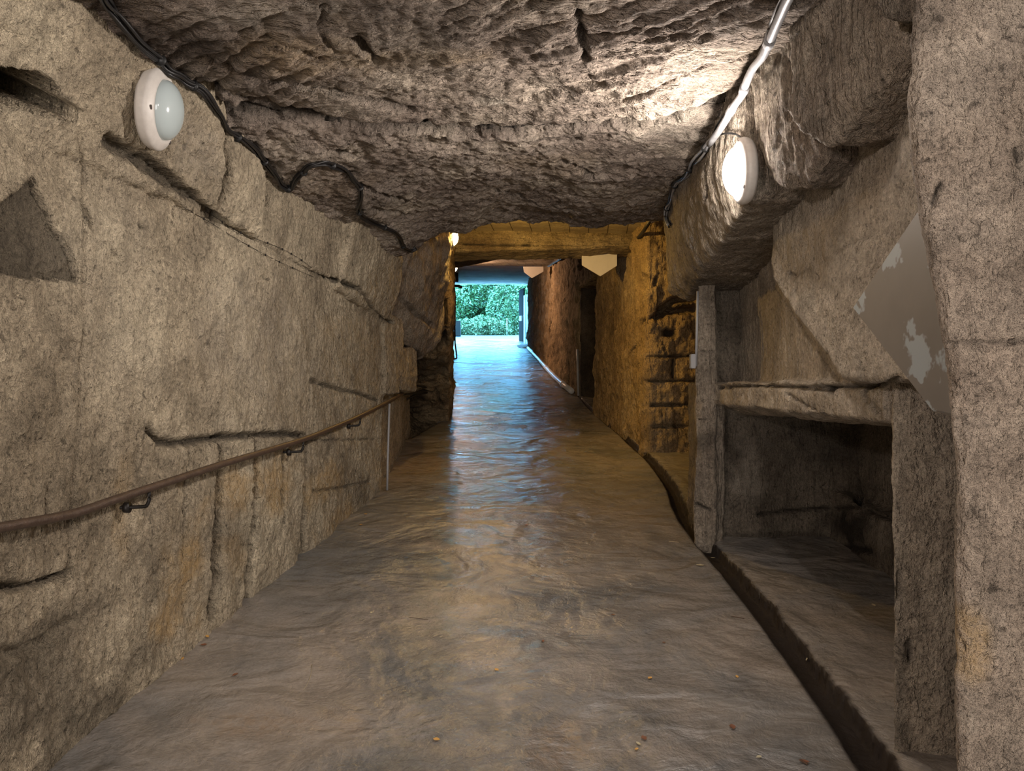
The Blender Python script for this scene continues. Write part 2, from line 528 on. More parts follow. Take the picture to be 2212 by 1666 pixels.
# the piece behind the conduit
lw.append([(-1.19, 6.6, 0), (-1.16, 6.6, 1.55), (-1.36, 9.8, 0.5), (-1.30, 9.8, 1.62), (-2.3, 6.6, 0), (-2.3, 9.8, 0.4), (-2.3, 6.6, 1.6), (-2.3, 9.8, 1.7)])
lw.append([(-1.10, 6.7, 1.52), (-1.12, 6.7, 2.22), (-1.04, 7.15, 1.52), (-1.02, 7.2, 2.24), (-2.3, 6.7, 1.5), (-2.3, 7.3, 2.2), (-2.3, 6.7, 2.2), (-2.3, 7.3, 1.5)])
lw.append([(-1.06, 7.3, 1.55), (-1.04, 7.3, 1.95), (-0.98, 7.75, 1.55), (-0.98, 7.75, 1.98), (-2.3, 7.2, 1.5), (-2.3, 7.8, 2.0), (-2.3, 7.2, 2.0), (-2.3, 7.8, 1.5)])
left_carve = [
    ([(236, 306), (290, 340), (350, 378), (400, 415), (440, 452), (475, 478)], 0.035, 0.07, 0.75),
    ([(475, 478), (560, 525), (640, 570), (700, 598)], 0.010, 0.012, 0.3),
    ([(700, 598), (740, 610), (775, 625)], 0.022, 0.05, 0.9),
    ([(775, 625), (825, 690)], 0.02, 0.03, 0.5),
    ([(490, 285), (494, 350), (488, 400), (480, 440)], 0.035, 0.09, 0.7),
    ([(556, 320), (574, 385), (572, 430), (562, 500)], 0.040, 0.12, 0.85),
    ([(620, 380), (700, 420), (760, 470)], 0.02, 0.02, 0.2),
    ([(320, 930), (345, 955), (385, 958), (440, 950), (500, 944), (560, 940), (610, 938), (660, 942)], 0.022, 0.045, 0.85),
    ([(482, 958), (478, 1050), (470, 1180), (462, 1320)], 0.046, 0.10, 0.97),
    ([(550, 950), (546, 1080), (541, 1200), (536, 1300)], 0.046, 0.10, 0.97),
    ([(612, 965), (608, 1060), (604, 1150)], 0.026, 0.06, 0.8),
    ([(664, 950), (658, 1050), (655, 1180), (650, 1215)], 0.046, 0.10, 0.95),
    ([(405, 965), (402, 1060), (396, 1200)], 0.010, 0.02, 0.45),
    ([(668, 780), (670, 870), (665, 950)], 0.008, 0.015, 0.5),
    ([(670, 822), (720, 838), (780, 852), (818, 866)], 0.016, 0.035, 0.5),
    ([(670, 952), (740, 950), (830, 948)], 0.008, 0.012, 0.45),
    ([(672, 1062), (740, 1052), (800, 1040)], 0.012, 0.02, 0.5),
    ([(0, 1268), (60, 1268), (155, 1238)], 0.018, 0.05, 0.8),
    ([(0, 1420), (80, 1400), (160, 1345)], 0.03, 0.03, 0.4),
    ([(172, 300), (176, 620), (172, 900), (150, 1250)], 0.012, 0.012, 0.15),
    ([(180, 450), (190, 490)], 0.012, 0.025, 0.6), ([(415, 495), (418, 520)], 0.008, 0.02, 0.6),
    ([(370, 452), (366, 485)], 0.006, 0.02, 0.5), ([(295, 488), (310, 492)], 0.006, 0.015, 0.6),
    ([(598, 562), (600, 580)], 0.007, 0.02, 0.6), ([(565, 598), (575, 604)], 0.007, 0.02, 0.6),
    ([(100, 1060), (100, 1110)], 0.012, 0.02, 0.6),
    ([(820, 862), (880, 850)], 0.018, 0.06, 0.9), ([(818, 690), (850, 696)], 0.02, 0.08, 1.0),
]
left_stain = [
    (1, 405, 1240, (0.3, 0.20, 0.24), 1.0), (1, 370, 1330, (0.3, 0.16, 0.12), 0.9), (1, 590, 1040, (0.3, 0.3, 0.18), 0.9), (1, 505, 1060, (0.3, 0.15, 0.16), 0.8), (1, 500, 1200, (0.3, 0.12, 0.14), 0.6),
    (1, 700, 1050, (0.3, 0.4, 0.16), 0.9), (1, 740, 1120, (0.3, 0.4, 0.12), 0.8), (0, 480, 1150, (0.3, 0.3, 0.2), 0.25), (1, 265, 1080, (0.3, 0.06, 0.2), 0.4), (1, 710, 700, (0.3, 0.15, 0.1), 0.15),
    (0, 320, 1250, (0.3, 0.08, 0.18), 0.35), (0, 780, 1050, (0.3, 0.3, 0.15), 0.4), (0, 200, 1560, (0.3, 0.4, 0.16), 0.5), (0, 60, 1480, (0.3, 0.4, 0.25), 0.5), (0, 100, 1360, (0.3, 0.2, 0.05), 0.5), (0, 300, 1420, (0.3, 0.2, 0.06), 0.3),
    (2, 560, 740, (0.3, 0.7, 0.4), 0.25), (2, 250, 620, (0.3, 0.3, 0.5), 0.12), (2, 430, 330, (0.3, 0.25, 0.15), 0.3),
]
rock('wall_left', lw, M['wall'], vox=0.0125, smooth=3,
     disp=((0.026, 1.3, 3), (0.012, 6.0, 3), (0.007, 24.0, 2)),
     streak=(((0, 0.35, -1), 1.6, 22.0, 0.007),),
     carve=left_carve, stains_and_light=left_stain,
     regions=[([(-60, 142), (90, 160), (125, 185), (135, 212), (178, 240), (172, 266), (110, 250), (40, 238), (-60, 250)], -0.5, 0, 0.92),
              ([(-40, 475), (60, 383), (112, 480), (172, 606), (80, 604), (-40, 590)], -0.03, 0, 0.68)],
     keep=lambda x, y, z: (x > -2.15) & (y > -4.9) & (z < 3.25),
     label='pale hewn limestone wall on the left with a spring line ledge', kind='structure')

# ------------------------------------------------------------------ ceiling
CRX = [-2.3, -1.24, -1.01, -0.59, -0.25, 0.10, 0.43, 0.66, 0.85, 1.09, 2.4]
CRY = [2.95, 3.18, 3.47, 3.72, 3.82, 3.80, 3.72, 3.60, 3.44, 3.24, 3.1]
def zc(x): return float(np.interp(x, [-2.3, -1.2, 0.2, 1.0, 2.4], [2.72, 2.87, 2.95, 2.90, 2.82]))
ce = []
for x0, x1, y0, y1 in zip(CRX[:-1], CRX[1:], CRY[:-1], CRY[1:]):
    ce.append([(x, y, z) for x, yc in ((x0 - 0.01, y0), (x1 + 0.01, y1)) for y in (-5, yc) for z in (zc(x), 3.5)])
ceil_carve = [
    ([(1248, 0), (1258, 60), (1264, 112)], 0.018, 0.035, 0.6),
    ([(770, 60), (795, 100), (812, 132)], 0.022, 0.05, 0.7),
    ([(700, 0), (690, 40), (720, 90)], 0.012, 0.02, 0.35),
    ([(560, 60), (640, 80), (690, 110)], 0.010, 0.015, 0.3),
    ([(1630, 120), (1560, 140), (1440, 170), (1350, 195)], 0.02, 0.03, 0.55),
    ([(370, 115), (450, 118), (560, 160), (700, 190), (880, 235)], 0.035, 0.03, 0.45),
]
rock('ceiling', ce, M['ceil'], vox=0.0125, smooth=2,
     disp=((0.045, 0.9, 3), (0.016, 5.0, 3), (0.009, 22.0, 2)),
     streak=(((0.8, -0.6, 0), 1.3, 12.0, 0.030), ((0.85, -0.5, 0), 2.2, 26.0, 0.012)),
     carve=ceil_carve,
     stains_and_light=[(1, 640, 90, (0.35, 0.2, 0.3), 0.35), (1, 880, 110, (0.3, 0.2, 0.3), 0.3), (2, 1060, 218, (0.06, 0.03, 0.2), 0.9), (2, 560, 10, (0.3, 0.08, 0.2), 0.5),
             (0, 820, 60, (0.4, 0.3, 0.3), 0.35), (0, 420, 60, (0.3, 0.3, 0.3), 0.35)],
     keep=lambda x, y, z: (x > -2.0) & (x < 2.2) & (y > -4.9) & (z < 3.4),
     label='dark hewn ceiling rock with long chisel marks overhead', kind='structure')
# second slab, down to the mouth of the inner passage
lip = [(872, 552), (905, 532), (950, 505), (1000, 499), (1060, 488), (1130, 474), (1200, 478), (1280, 490), (1350, 484), (1460, 474)]
c2 = []
lp = [P(u, v, 6.5) for u, v in lip]
lp[0] = P(860, 560, 6.5)
lx = [-2.3] + [p.x for p in lp] + [2.6]; lz = [2.60] + [p.z for p in lp] + [2.95]
N2 = 22
def fr(t): return float(np.interp(t, [0, 0.12, 0.88, 1], [-2.3, -1.28, 1.25, 2.4]))
def re(t): return float(np.interp(t, [0, 0.12, 0.88, 1], [-2.3, -0.93, 1.36, 2.6]))
for k_ in range(N2):
    t0, t1 = k_ / N2, (k_ + 1) / N2
    pts = []
    for t in (t0 - 0.002, t1 + 0.002):
        xf, xr = fr(t), re(t)
        yf = float(np.interp(xf, CRX, CRY)) + 0.17
        pts += [(xf, yf, zc(xf) - 0.005), (xf, yf, 4.3), (xr, 6.5, float(np.interp(xr, lx, lz))), (xr, 6.45, 4.3)]
    c2.append(pts)
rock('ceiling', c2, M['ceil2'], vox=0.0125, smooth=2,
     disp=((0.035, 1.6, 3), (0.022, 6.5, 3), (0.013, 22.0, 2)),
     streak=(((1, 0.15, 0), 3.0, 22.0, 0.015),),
     carve=[([(470, 232), (560, 240), (640, 246), (740, 256), (850, 268), (930, 275), (1040, 277), (1150, 275), (1290, 264), (1400, 250), (1500, 235), (1640, 214)], 0.075, 0.08, 0.96),  # first groove: the crack's shadow band painted dark along the slab front
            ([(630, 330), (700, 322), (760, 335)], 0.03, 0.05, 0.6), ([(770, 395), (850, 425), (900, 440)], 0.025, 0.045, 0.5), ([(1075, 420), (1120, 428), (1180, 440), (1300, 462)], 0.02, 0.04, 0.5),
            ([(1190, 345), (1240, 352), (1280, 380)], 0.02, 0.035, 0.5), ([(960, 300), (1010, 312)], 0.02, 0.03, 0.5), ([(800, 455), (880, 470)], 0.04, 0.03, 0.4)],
     stains_and_light=[(2, 1480, 270, (0.3, 0.35, 0.3), 0.5), (1, 1190, 350, (0.3, 0.3, 0.2), 0.18), (1, 700, 400, (0.3, 0.3, 0.2), 0.15), (0, 800, 420, (0.3, 0.5, 0.2), 0.25)],
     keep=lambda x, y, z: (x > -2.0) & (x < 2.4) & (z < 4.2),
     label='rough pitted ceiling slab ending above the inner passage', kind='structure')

# ------------------------------------------------------------------ overhanging rock and stone pier on the far left
root = rock('overhanging_boulder', [
    [P(885, 540, 6.9), P(925, 515, 7.2), P(971, 490, 7.8), P(972, 530, 7.8), P(968, 500, 8.3), P(970, 600, 8.6), P(955, 690, 8.3), P(935, 755, 8.1), P(905, 775, 7.9), P(866, 745, 7.5), P(852, 690, 7.1), P(858, 600, 6.9), (-2.2, 7.0, 2.0), (-2.2, 9.0, 2.0), (-2.2, 7.0, 3.9), (-2.2, 9.4, 3.9), (-0.8, 7.0, 3.6), (-0.75, 8.6, 3.8)]],
    M['haunch'], vox=0.016, smooth=5, disp=((0.05, 2.2, 3), (0.018, 9, 3)),
    carve=[([(860, 640), (900, 680), (930, 700)], 0.03, 0.03, 0.35), ([(855, 740), (905, 772), (935, 755)], 0.03, 0.05, 0.9)], stains_and_light=[(0, 880, 760, (0.3, 0.4, 0.06), 0.9), (0, 950, 600, (0.1, 0.4, 0.4), 0.2)],
    keep=lambda x, y, z: (x > -1.5) & (z < 3.3), label='smooth rock bulge hanging above the dark pit, left of the passage mouth', cat='rock')
rock('rubble_pier', [
    [(-0.715, 9.0, 2.3), (-0.715, 9.0, 4.0), (-0.93, 11.25, 0.9), (-0.90, 11.3, 4.2), (-2.6, 9.0, 2.2), (-2.6, 9.0, 4.0), (-2.6, 11.3, 0.9), (-2.6, 12.2, 4.2), (-0.96, 12.2, 0.9), (-0.96, 12.2, 4.2)],
    [(-0.93, 11.2, 0.8), (-0.88, 11.2, 2.3), (-2.6, 11.2, 0.8), (-2.6, 11.2, 2.3), (-2.6, 12.2, 0.8), (-0.97, 12.2, 0.8)]],
    M['mason'], vox=0.02, smooth=3, disp=((0.05, 2.5, 3), (0.03, 8, 3)),
    carve=[([(880, 770), (930, 760), (958, 738)], 0.06, 0.12, 1.0), ([(958, 735), (962, 700), (961, 650)], 0.035, 0.06, 1.0), ([(885, 818), (930, 812)], 0.05, 0.09, 0.9), ([(885, 850), (915, 846), (940, 850)], 0.05, 0.1, 1.0), ([(885, 885), (925, 883)], 0.05, 0.1, 1.0),
           ([(905, 800), (960, 805)], 0.04, 0.05, 0.7), ([(940, 840), (955, 880)], 0.03, 0.05, 0.5), ([(875, 790), (900, 780)], 0.06, 0.1, 1.0)],
    stains_and_light=[(0, 905, 790, (0.5, 0.5, 0.25), 0.75), (0, 890, 870, (0.25, 0.5, 0.2), 0.7)],
    keep=lambda x, y, z: (x > -1.7) & (z < 4.0), label='rubble stone pier at the left edge of the passage mouth', cat='pier')

# ------------------------------------------------------------------ right wall: sheet, recess, lintel, niche
rw = []
rw.append([(1.62, 5.4, 1.5), (1.60, 5.4, 2.75), (1.37, 2.9, 1.5), (1.37, 2.9, 2.75), (3, 5.4, 1.5), (3, 5.4, 2.75), (3, 2.9, 1.5), (3, 2.9, 2.75)])
sheet = [(3.74, 2.75), (3.74, 2.12), (2.93, 1.615), (1.7, 1.60), (1.7, 3.2), (3.5, 3.2)]
rw.append([(x, y, z) for y, z in sheet for x in (1.265, 3)])
rw.append([(x, y, z) for x in (1.375, 3) for y in (2.82, 5.45) for z in (1.465, 1.618)])
rw.append([(1.375, 2.82, 1.47), (1.42, 2.82, 1.46), (1.355, 5.45, 1.5), (1.6, 5.45, 1.40), (1.6, 2.82, 1.44), (3, 2.82, 1.44), (3, 5.45, 1.40), (1.4, 5.45, 1.55)])
rock('wall_right', rw, M['right'], vox=0.0125, smooth=2,
     disp=((0.016, 1.6, 3), (0.008, 7.0, 3), (0.004, 24.0, 2)),
     carve=[([(1548, 838), (1640, 832), (1760, 840), (1800, 836), (1870, 835), (1940, 822)], 0.012, 0.03, 0.65), ([(1775, 838), (1800, 845)], 0.018, 0.03, 0.9), ([(1860, 838), (1935, 824)], 0.014, 0.03, 0.95),
            ([(1700, 850), (1760, 890)], 0.008, 0.02, 0.3), ([(1860, 850), (1900, 895)], 0.02, 0.02, 0.3),
            ([(1662, 600), (1720, 690), (1815, 830)], 0.008, 0.008, 0.3), ([(1680, 612), (1770, 570), (1850, 520), (1920, 498)], 0.006, 0.006, 0.2),
            ([(1700, 590), (1712, 596)], 0.012, 0.015, 0.5)],
     stains_and_light=[(2, 1640, 720, (0.3, 0.1, 0.35), 0.35), (2, 1780, 520, (0.3, 0.3, 0.2), 0.25), (0, 1590, 700, (0.2, 0.1, 0.5), 0.25), (0, 1620, 905, (0.3, 0.4, 0.04), 0.6), (2, 1850, 870, (0.2, 0.3, 0.05), 0.3), (1, 1480, 870, (0.2, 0.3, 0.2), 0.4)],
     keep=lambda x, y, z: (x < 2.8) & (y > 1.95),
     label='beige plastered rock wall on the right above the low niche', kind='structure')
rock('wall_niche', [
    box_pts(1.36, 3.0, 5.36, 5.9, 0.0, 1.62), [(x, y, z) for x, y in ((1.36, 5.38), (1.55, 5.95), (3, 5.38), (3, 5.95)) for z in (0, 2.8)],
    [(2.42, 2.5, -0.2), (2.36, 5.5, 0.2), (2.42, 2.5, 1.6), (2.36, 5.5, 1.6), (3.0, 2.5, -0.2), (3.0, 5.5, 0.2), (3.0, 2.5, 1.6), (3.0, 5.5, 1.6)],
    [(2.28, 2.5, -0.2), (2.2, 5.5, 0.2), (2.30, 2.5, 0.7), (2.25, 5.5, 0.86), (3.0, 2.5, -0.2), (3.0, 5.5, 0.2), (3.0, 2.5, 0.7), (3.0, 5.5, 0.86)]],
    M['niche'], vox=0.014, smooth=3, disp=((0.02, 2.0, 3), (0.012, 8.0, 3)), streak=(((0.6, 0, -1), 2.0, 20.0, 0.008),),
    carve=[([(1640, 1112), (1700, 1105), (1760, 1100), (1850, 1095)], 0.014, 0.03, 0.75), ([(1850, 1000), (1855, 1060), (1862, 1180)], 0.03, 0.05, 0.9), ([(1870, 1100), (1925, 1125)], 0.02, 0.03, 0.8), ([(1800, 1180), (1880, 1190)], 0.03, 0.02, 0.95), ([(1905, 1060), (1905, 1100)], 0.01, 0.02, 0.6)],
    stains_and_light=[(2, 1620, 1000, (0.12, 0.3, 0.28), 0.5), (0, 1800, 950, (0.35, 0.3, 0.2), 0.45), (0, 1700, 1160, (0.4, 0.3, 0.04), 0.5), (0, 1840, 1150, (0.15, 0.3, 0.12), 0.85), (2, 1900, 1160, (0.2, 0.2, 0.1), 0.3), (1, 1520, 880, (0.05, 0.2, 0.3), 0.25)],
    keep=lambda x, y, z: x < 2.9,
    label='dark rock at the back of the low niche', kind='structure')
rock('stone_jamb', [
    [(1.245, 5.22, 0.3), (1.265, 5.22, 2.45), (1.385, 5.17, 0.3), (1.38, 5.17, 2.45), (1.36, 5.6, 0.3), (1.37, 5.6, 2.45), (1.48, 5.6, 0.3), (1.48, 5.6, 2.45)],
    [(1.405, 5.22, 0.3), (1.41, 5.22, 1.48), (1.46, 5.24, 0.3), (1.46, 5.24, 1.48), (1.42, 5.6, 0.3), (1.56, 5.6, 0.3), (1.42, 5.6, 1.48), (1.56, 5.6, 1.48)]],
    M['haunch'], vox=0.011, smooth=3, disp=((0.014, 3.0, 3), (0.006, 12.0, 3)),
    carve=[([(1498, 758), (1560, 762)], 0.006, 0.012, 0.4), ([(1495, 905), (1540, 908)], 0.006, 0.012, 0.4), ([(1505, 1088), (1530, 1100), (1548, 1105)], 0.012, 0.03, 0.8), ([(1537, 700), (1534, 830)], 0.006, 0.01, 0.35)],
    stains_and_light=[(0, 1520, 960, (0.08, 0.2, 0.08), 0.55), (0, 1530, 660, (0.04, 0.2, 0.2), 0.3), (1, 1505, 900, (0.03, 0.1, 0.3), 0.3), (2, 1560, 1050, (0.03, 0.1, 0.25), 0.3)],
    label='narrow upright stone jamb between the side bay and the low niche', cat='pillar')
rock('stone_pillar', [
    [(1.375, 2.76, -0.1), (1.365, 2.74, 1.66), (2.6, 2.70, -0.1), (2.6, 2.70, 1.66), (1.58, 3.1, -0.1), (1.58, 3.1, 1.66), (2.6, 3.1, -0.1), (2.6, 3.1, 1.66)]],
    M['right'], vox=0.011, smooth=3, disp=((0.012, 2.0, 3), (0.007, 10.0, 3), (0.003, 30, 2)),
    carve=[([(1945, 1240), (1945, 1290)], 0.012, 0.02, 0.5), ([(1966, 1390), (1968, 1430)], 0.010, 0.02, 0.8)],
    stains_and_light=[(0, 1940, 1420, (0.05, 0.2, 0.25), 0.35), (0, 1935, 1600, (0.08, 0.2, 0.08), 0.5)],
    label='square rough stone pillar standing beside the low niche', cat='pillar')

# the masses that hang from the right of the ceiling
rock('overhanging_rock', [
    [(1.03, 3.28, 2.40), (0.99, 3.28, 2.66), (0.985, 3.28, 3.3), (1.14, 4.4, 2.34), (1.03, 4.4, 2.66), (1.24, 6.05, 2.34), (1.25, 6.1, 2.6), (1.20, 6.1, 3.4), (1.0, 3.3, 3.3), (1.30, 5.7, 2.25),
     (1.25, 3.22, 2.47), (1.6, 3.6, 2.42), (2.6, 3.6, 2.42), (2.6, 6.1, 2.24), (1.7, 5.9, 2.24), (2.6, 6.1, 3.4), (2.6, 3.4, 3.4)]],
    M['haunch'], vox=0.011, smooth=2, disp=((0.018, 2.0, 3), (0.010, 9.0, 3), (0.005, 26, 2)), streak=(((0.15, 0.1, -1), 1.5, 26.0, 0.010),),
    carve=[([(1520, 330), (1530, 380), (1525, 440)], 0.02, 0.035, 0.5)],
    stains_and_light=[(2, 1580, 500, (0.2, 0.3, 0.12), 0.35), (0, 1490, 620, (0.2, 0.3, 0.05), 0.5)],
    keep=lambda x, y, z: (x < 1.8) & (z < 3.1), label='massive hewn rock block carrying the lit lamp on the right', cat='rock')
rock('hanging_rock', [
    [P(1632, 120, 3.25), P(1648, 330, 3.15), P(1672, 385, 3.08), P(1694, 408, 3.0), P(1738, 416, 2.92), P(1782, 345, 2.78), P(1775, 180, 2.74), P(1700, 40, 2.85), P(1640, 60, 3.1),
     (1.9, 2.9, 2.5), (1.9, 3.3, 2.5), (1.9, 2.8, 3.2), (1.9, 3.3, 3.2), (0.95, 3.3, 3.2), (1.1, 2.8, 3.2)]],
    M['haunch'], vox=0.011, smooth=2, disp=((0.018, 2.4, 3), (0.010, 9.0, 3), (0.004, 28, 2)), streak=(((0.15, 0.1, -1), 1.5, 28.0, 0.010),),
    label='smaller hewn rock hanging between the lamp block and the large near rock', cat='rock')
rock('hanging_rock', [
    [P(1708, 90, 2.72), P(1706, 240, 2.72), P(1735, 290, 2.66), P(1800, 318, 2.56), P(1850, 262, 2.46), P(1925, 188, 2.34), P(1962, 90, 2.24), P(1962, -140, 2.2), P(1780, -140, 2.5), P(1716, -60, 2.7),
     (1.9, 2.3, 2.45), (1.9, 2.8, 2.45), (1.9, 2.3, 3.2), (1.9, 2.8, 3.2)]],
    M['haunch'], vox=0.011, smooth=2, disp=((0.014, 2.4, 3), (0.009, 9.0, 3), (0.004, 28, 2)), streak=(((0.15, 0.1, -1), 1.5, 28.0, 0.006),),
    stains_and_light=[(2, 1740, 250, (0.2, 0.15, 0.12), 0.25)],
    label='large near hanging rock with a shaded sloping underside, top right', cat='rock')
rock('hanging_rock', [
    [P(1880, -40, 2.15), P(1895, 38, 2.15), P(1940, 52, 2.1), P(1990, 50, 2.05), P(2000, -120, 2.05), P(1880, -120, 2.15), (1.7, 2.2, 2.6), (1.7, 2.2, 3.1), (1.7, 1.9, 3.1), (1.7, 1.9, 2.6)]],
    M['haunch'], vox=0.013, smooth=3, disp=((0.02, 4, 3), (0.008, 12, 3)),
    stains_and_light=[(0, 1940, 20, (0.3, 0.2, 0.2), 0.5)],
    label='brown corner of rock behind the pale foreground pillar, top edge', cat='rock')

# pale pillar in the foreground
edge = [(1968, -420), (1975, 0), (1962, 220), (1968, 350), (2000, 540), (2030, 690), (2050, 790), (2058, 900), (2065, 1200), (2065, 1500), (2062, 2050), (2062, 2300)]
yn = 1.9
np_h = []
for (u0, v0), (u1, v1) in zip(edge[:-1], edge[1:]):
    np_h.append([P(u0, v0 - 4, yn), P(u1, v1 + 4, yn), P(u0 + 30, v0 - 4, yn - 0.035), P(u1 + 30, v1 + 4, yn - 0.035), P(u0 + 12, v0, yn + 0.3), P(u1 + 12, v1, yn + 0.3),
                 (2.4, yn - 0.12, P(u0, v0 - 4, yn).z), (2.4, yn - 0.12, P(u1, v1 + 4, yn).z), (2.4, yn + 0.3, P(u0, v0 - 4, yn).z), (2.4, yn + 0.3, P(u1, v1 + 4, yn).z)])
rock('foreground_pillar', np_h, M['near'], vox=0.009, smooth=5, disp=((0.012, 2.4, 3), (0.004, 14.0, 3), (0.0022, 45.0, 2)),
     carve=[([(2052, 738), (2120, 740), (2212, 741)], 0.006, 0.008, 0.35), ([(2036, 398), (2020, 425), (2012, 440)], 0.008, 0.02, 0.85), ([(2196, 320), (2200, 345)], 0.008, 0.02, 0.9), ([(2060, 905), (2140, 915)], 0.005, 0.005, 0.2)],
     stains_and_light=[(1, 2085, 1400, (0.05, 0.2, 0.09), 0.7), (2, 2090, 1560, (0.06, 0.2, 0.1), 0.4), (0, 2110, 1130, (0.05, 0.2, 0.06), 0.18), (0, 2060, 180, (0.06, 0.2, 0.08), 0.12)],
     keep=lambda x, y, z: x < 2.3,
     label='pale pitted rock pillar filling the right edge of the view', cat='pillar')

# ------------------------------------------------------------------ the passage beyond
rock('wall_masonry', [
    [(1.53, 8.6, 0.6), (1.53, 8.6, 4.2), (2.9, 8.75, 0.6), (2.9, 8.75, 4.2), (1.53, 9.2, 0.6), (1.53, 9.2, 4.2), (2.9, 9.3, 0.6), (2.9, 9.3, 4.2)],
    [(1.53, 8.6, 0.6), (1.53, 8.6, 4.2), (1.28, 11.85, 0.8), (1.33, 11.85, 4.4), (2.9, 8.6, 0.6), (2.9, 8.6, 4.2), (2.6, 11.85, 0.8), (2.6, 11.85, 4.4)],
    [(1.30, 11.7, 3.30), (1.30, 11.7, 4.6), (1.22, 14.3, 3.4), (1.22, 14.3, 4.8), (2.6, 11.7, 3.3), (2.6, 11.7, 4.6), (2.6, 14.3, 3.4), (2.6, 14.3, 4.8)],
    [(2.4, 11.7, 1.0), (2.4, 11.7, 3.6), (2.4, 14.5, 1.1), (2.4, 14.5, 3.6), (2.6, 11.7, 1), (2.6, 11.7, 3.6), (2.6, 14.5, 1), (2.6, 14.5, 3.6)]],
    M['mason'], vox=0.02, smooth=2, disp=((0.05, 1.5, 3), (0.022, 7.0, 3), (0.012, 18, 2)), streak=(((0, 0, 1), 0.8, 9.0, 0.03),),
    carve=[([(1405, 771), (1500, 769)], 0.02, 0.04, 0.6), ([(1400, 824), (1500, 822)], 0.02, 0.04, 0.6), ([(1395, 876), (1500, 874)], 0.02, 0.045, 0.7), ([(1395, 922), (1500, 920)], 0.02, 0.04, 0.6),
           ([(1453, 778), (1453, 815)], 0.02, 0.06, 0.9), ([(1430, 738), (1438, 765)], 0.015, 0.03, 0.6), ([(1440, 720), (1450, 722)], 0.06, 0.08, 0.9), ([(1365, 768), (1375, 740)], 0.02, 0.05, 0.8),
           ([(1385, 700), (1410, 690), (1440, 672), (1500, 668)], 0.05, 0.16, 0.5), ([(1430, 668), (1455, 648), (1500, 645)], 0.05, 0.14, 0.4), ([(1462, 612), (1500, 620)], 0.04, 0.10, 0.3), ([(1418, 600), (1416, 614)], 0.025, 0.08, 0.4), ([(1388, 592), (1398, 598)], 0.02, 0.05, 0.4),
           ([(1330, 828), (1395, 830)], 0.015, 0.03, 0.5), ([(1330, 870), (1395, 880)], 0.015, 0.03, 0.5), ([(1350, 830), (1350, 870)], 0.015, 0.03, 0.5), ([(1300, 790), (1330, 870), (1340, 930)], 0.02, 0.03, 0.4),
           ([(1372, 880), (1374, 940)], 0.015, 0.03, 0.5), ([(1310, 700), (1345, 660)], 0.02, 0.03, 0.2)],
     stains_and_light=[(0, 1478, 660, (0.3, 0.3, 0.07), 0.4), (0, 1450, 930, (0.4, 0.3, 0.2), 0.3), (2, 1350, 600, (0.3, 0.5, 0.5), 0.25)],
    keep=lambda x, y, z: x < 2.85,
    label='ochre masonry wall on the right of the inner passage', kind='structure')
fr_h = []
line = [(1.235, 14.15), (1.00, 20.0), (0.78, 26.0), (0.68, 31.0), (0.88, 39.0)]
for (x0, y0), (x1, y1) in zip(line[:-1], line[1:]):
    fr_h.append([(x, y, z) for (a, y) in ((x0, y0 - 0.02), (x1, y1)) for x, z in ((a, SL * y - 0.3), (a + 0.04, SL * y + 3.4), (a + 2.0, SL * y - 0.3), (a + 2.0, SL * y + 3.4))])
rock('wall_far_right', fr_h, M['mason'], vox=0.04, smooth=1, disp=((0.07, 1.2, 3), (0.04, 4.0, 3), (0.02, 11, 2)), streak=(((0, 0, 1), 0.5, 5.0, 0.05),),
     carve=[([(1192, 692), (1189, 730), (1187, 790)], 0.07, 0.16, 1.0), ([(1160, 660), (1185, 650)], 0.04, 0.05, 0.4), ([(1230, 640), (1225, 700)], 0.04, 0.06, 0.4), ([(1210, 790), (1208, 830)], 0.05, 0.1, 0.8), ([(1222, 780), (1228, 840)], 0.04, 0.08, 0.8),
            ([(1170, 760), (1176, 780)], 0.06, 0.08, 0.7)],
     stains_and_light=[(2, 1150, 690, (0.8, 7.0, 2.2), 0.95)],  # paler paint stands for daylight falling on the wall near the exit
     keep=lambda x, y, z: x < np.interp(y, [14, 39], [1.9, 1.2]),
     label='rough rubble wall running up to the exit on the right', kind='structure')
rock('wall_far_left', [
    [(-0.945, 12.0, 1.0), (-0.945, 12.0, 4.6), (-3.02, 38.5, 3.6), (-3.02, 38.5, 7.3), (-4.5, 12.0, 1.0), (-4.5, 12.0, 4.6), (-5.5, 38.5, 3.6), (-5.5, 38.5, 7.3)]],
    M['mason'], vox=0.05, smooth=1, disp=((0.03, 1.2, 3), (0.015, 5.0, 3)),
    keep=lambda x, y, z: x > np.interp(y, [12, 39], [-1.8, -4.0]),
    label='left wall of the inner passage, seen edge on', kind='structure')

rock('wall_doorway_shade', [box_pts(1.262, 2.6, 13.96, 14.12, 0.8, 4.6)], M['black'], vox=0.03, smooth=1, disp=((0.02, 4, 3),), keep=lambda x, y, z: x < 2.5, label='rock blackened for shade at the far side of the side doorway', kind='structure')  # black colour stands for the shade inside the doorway

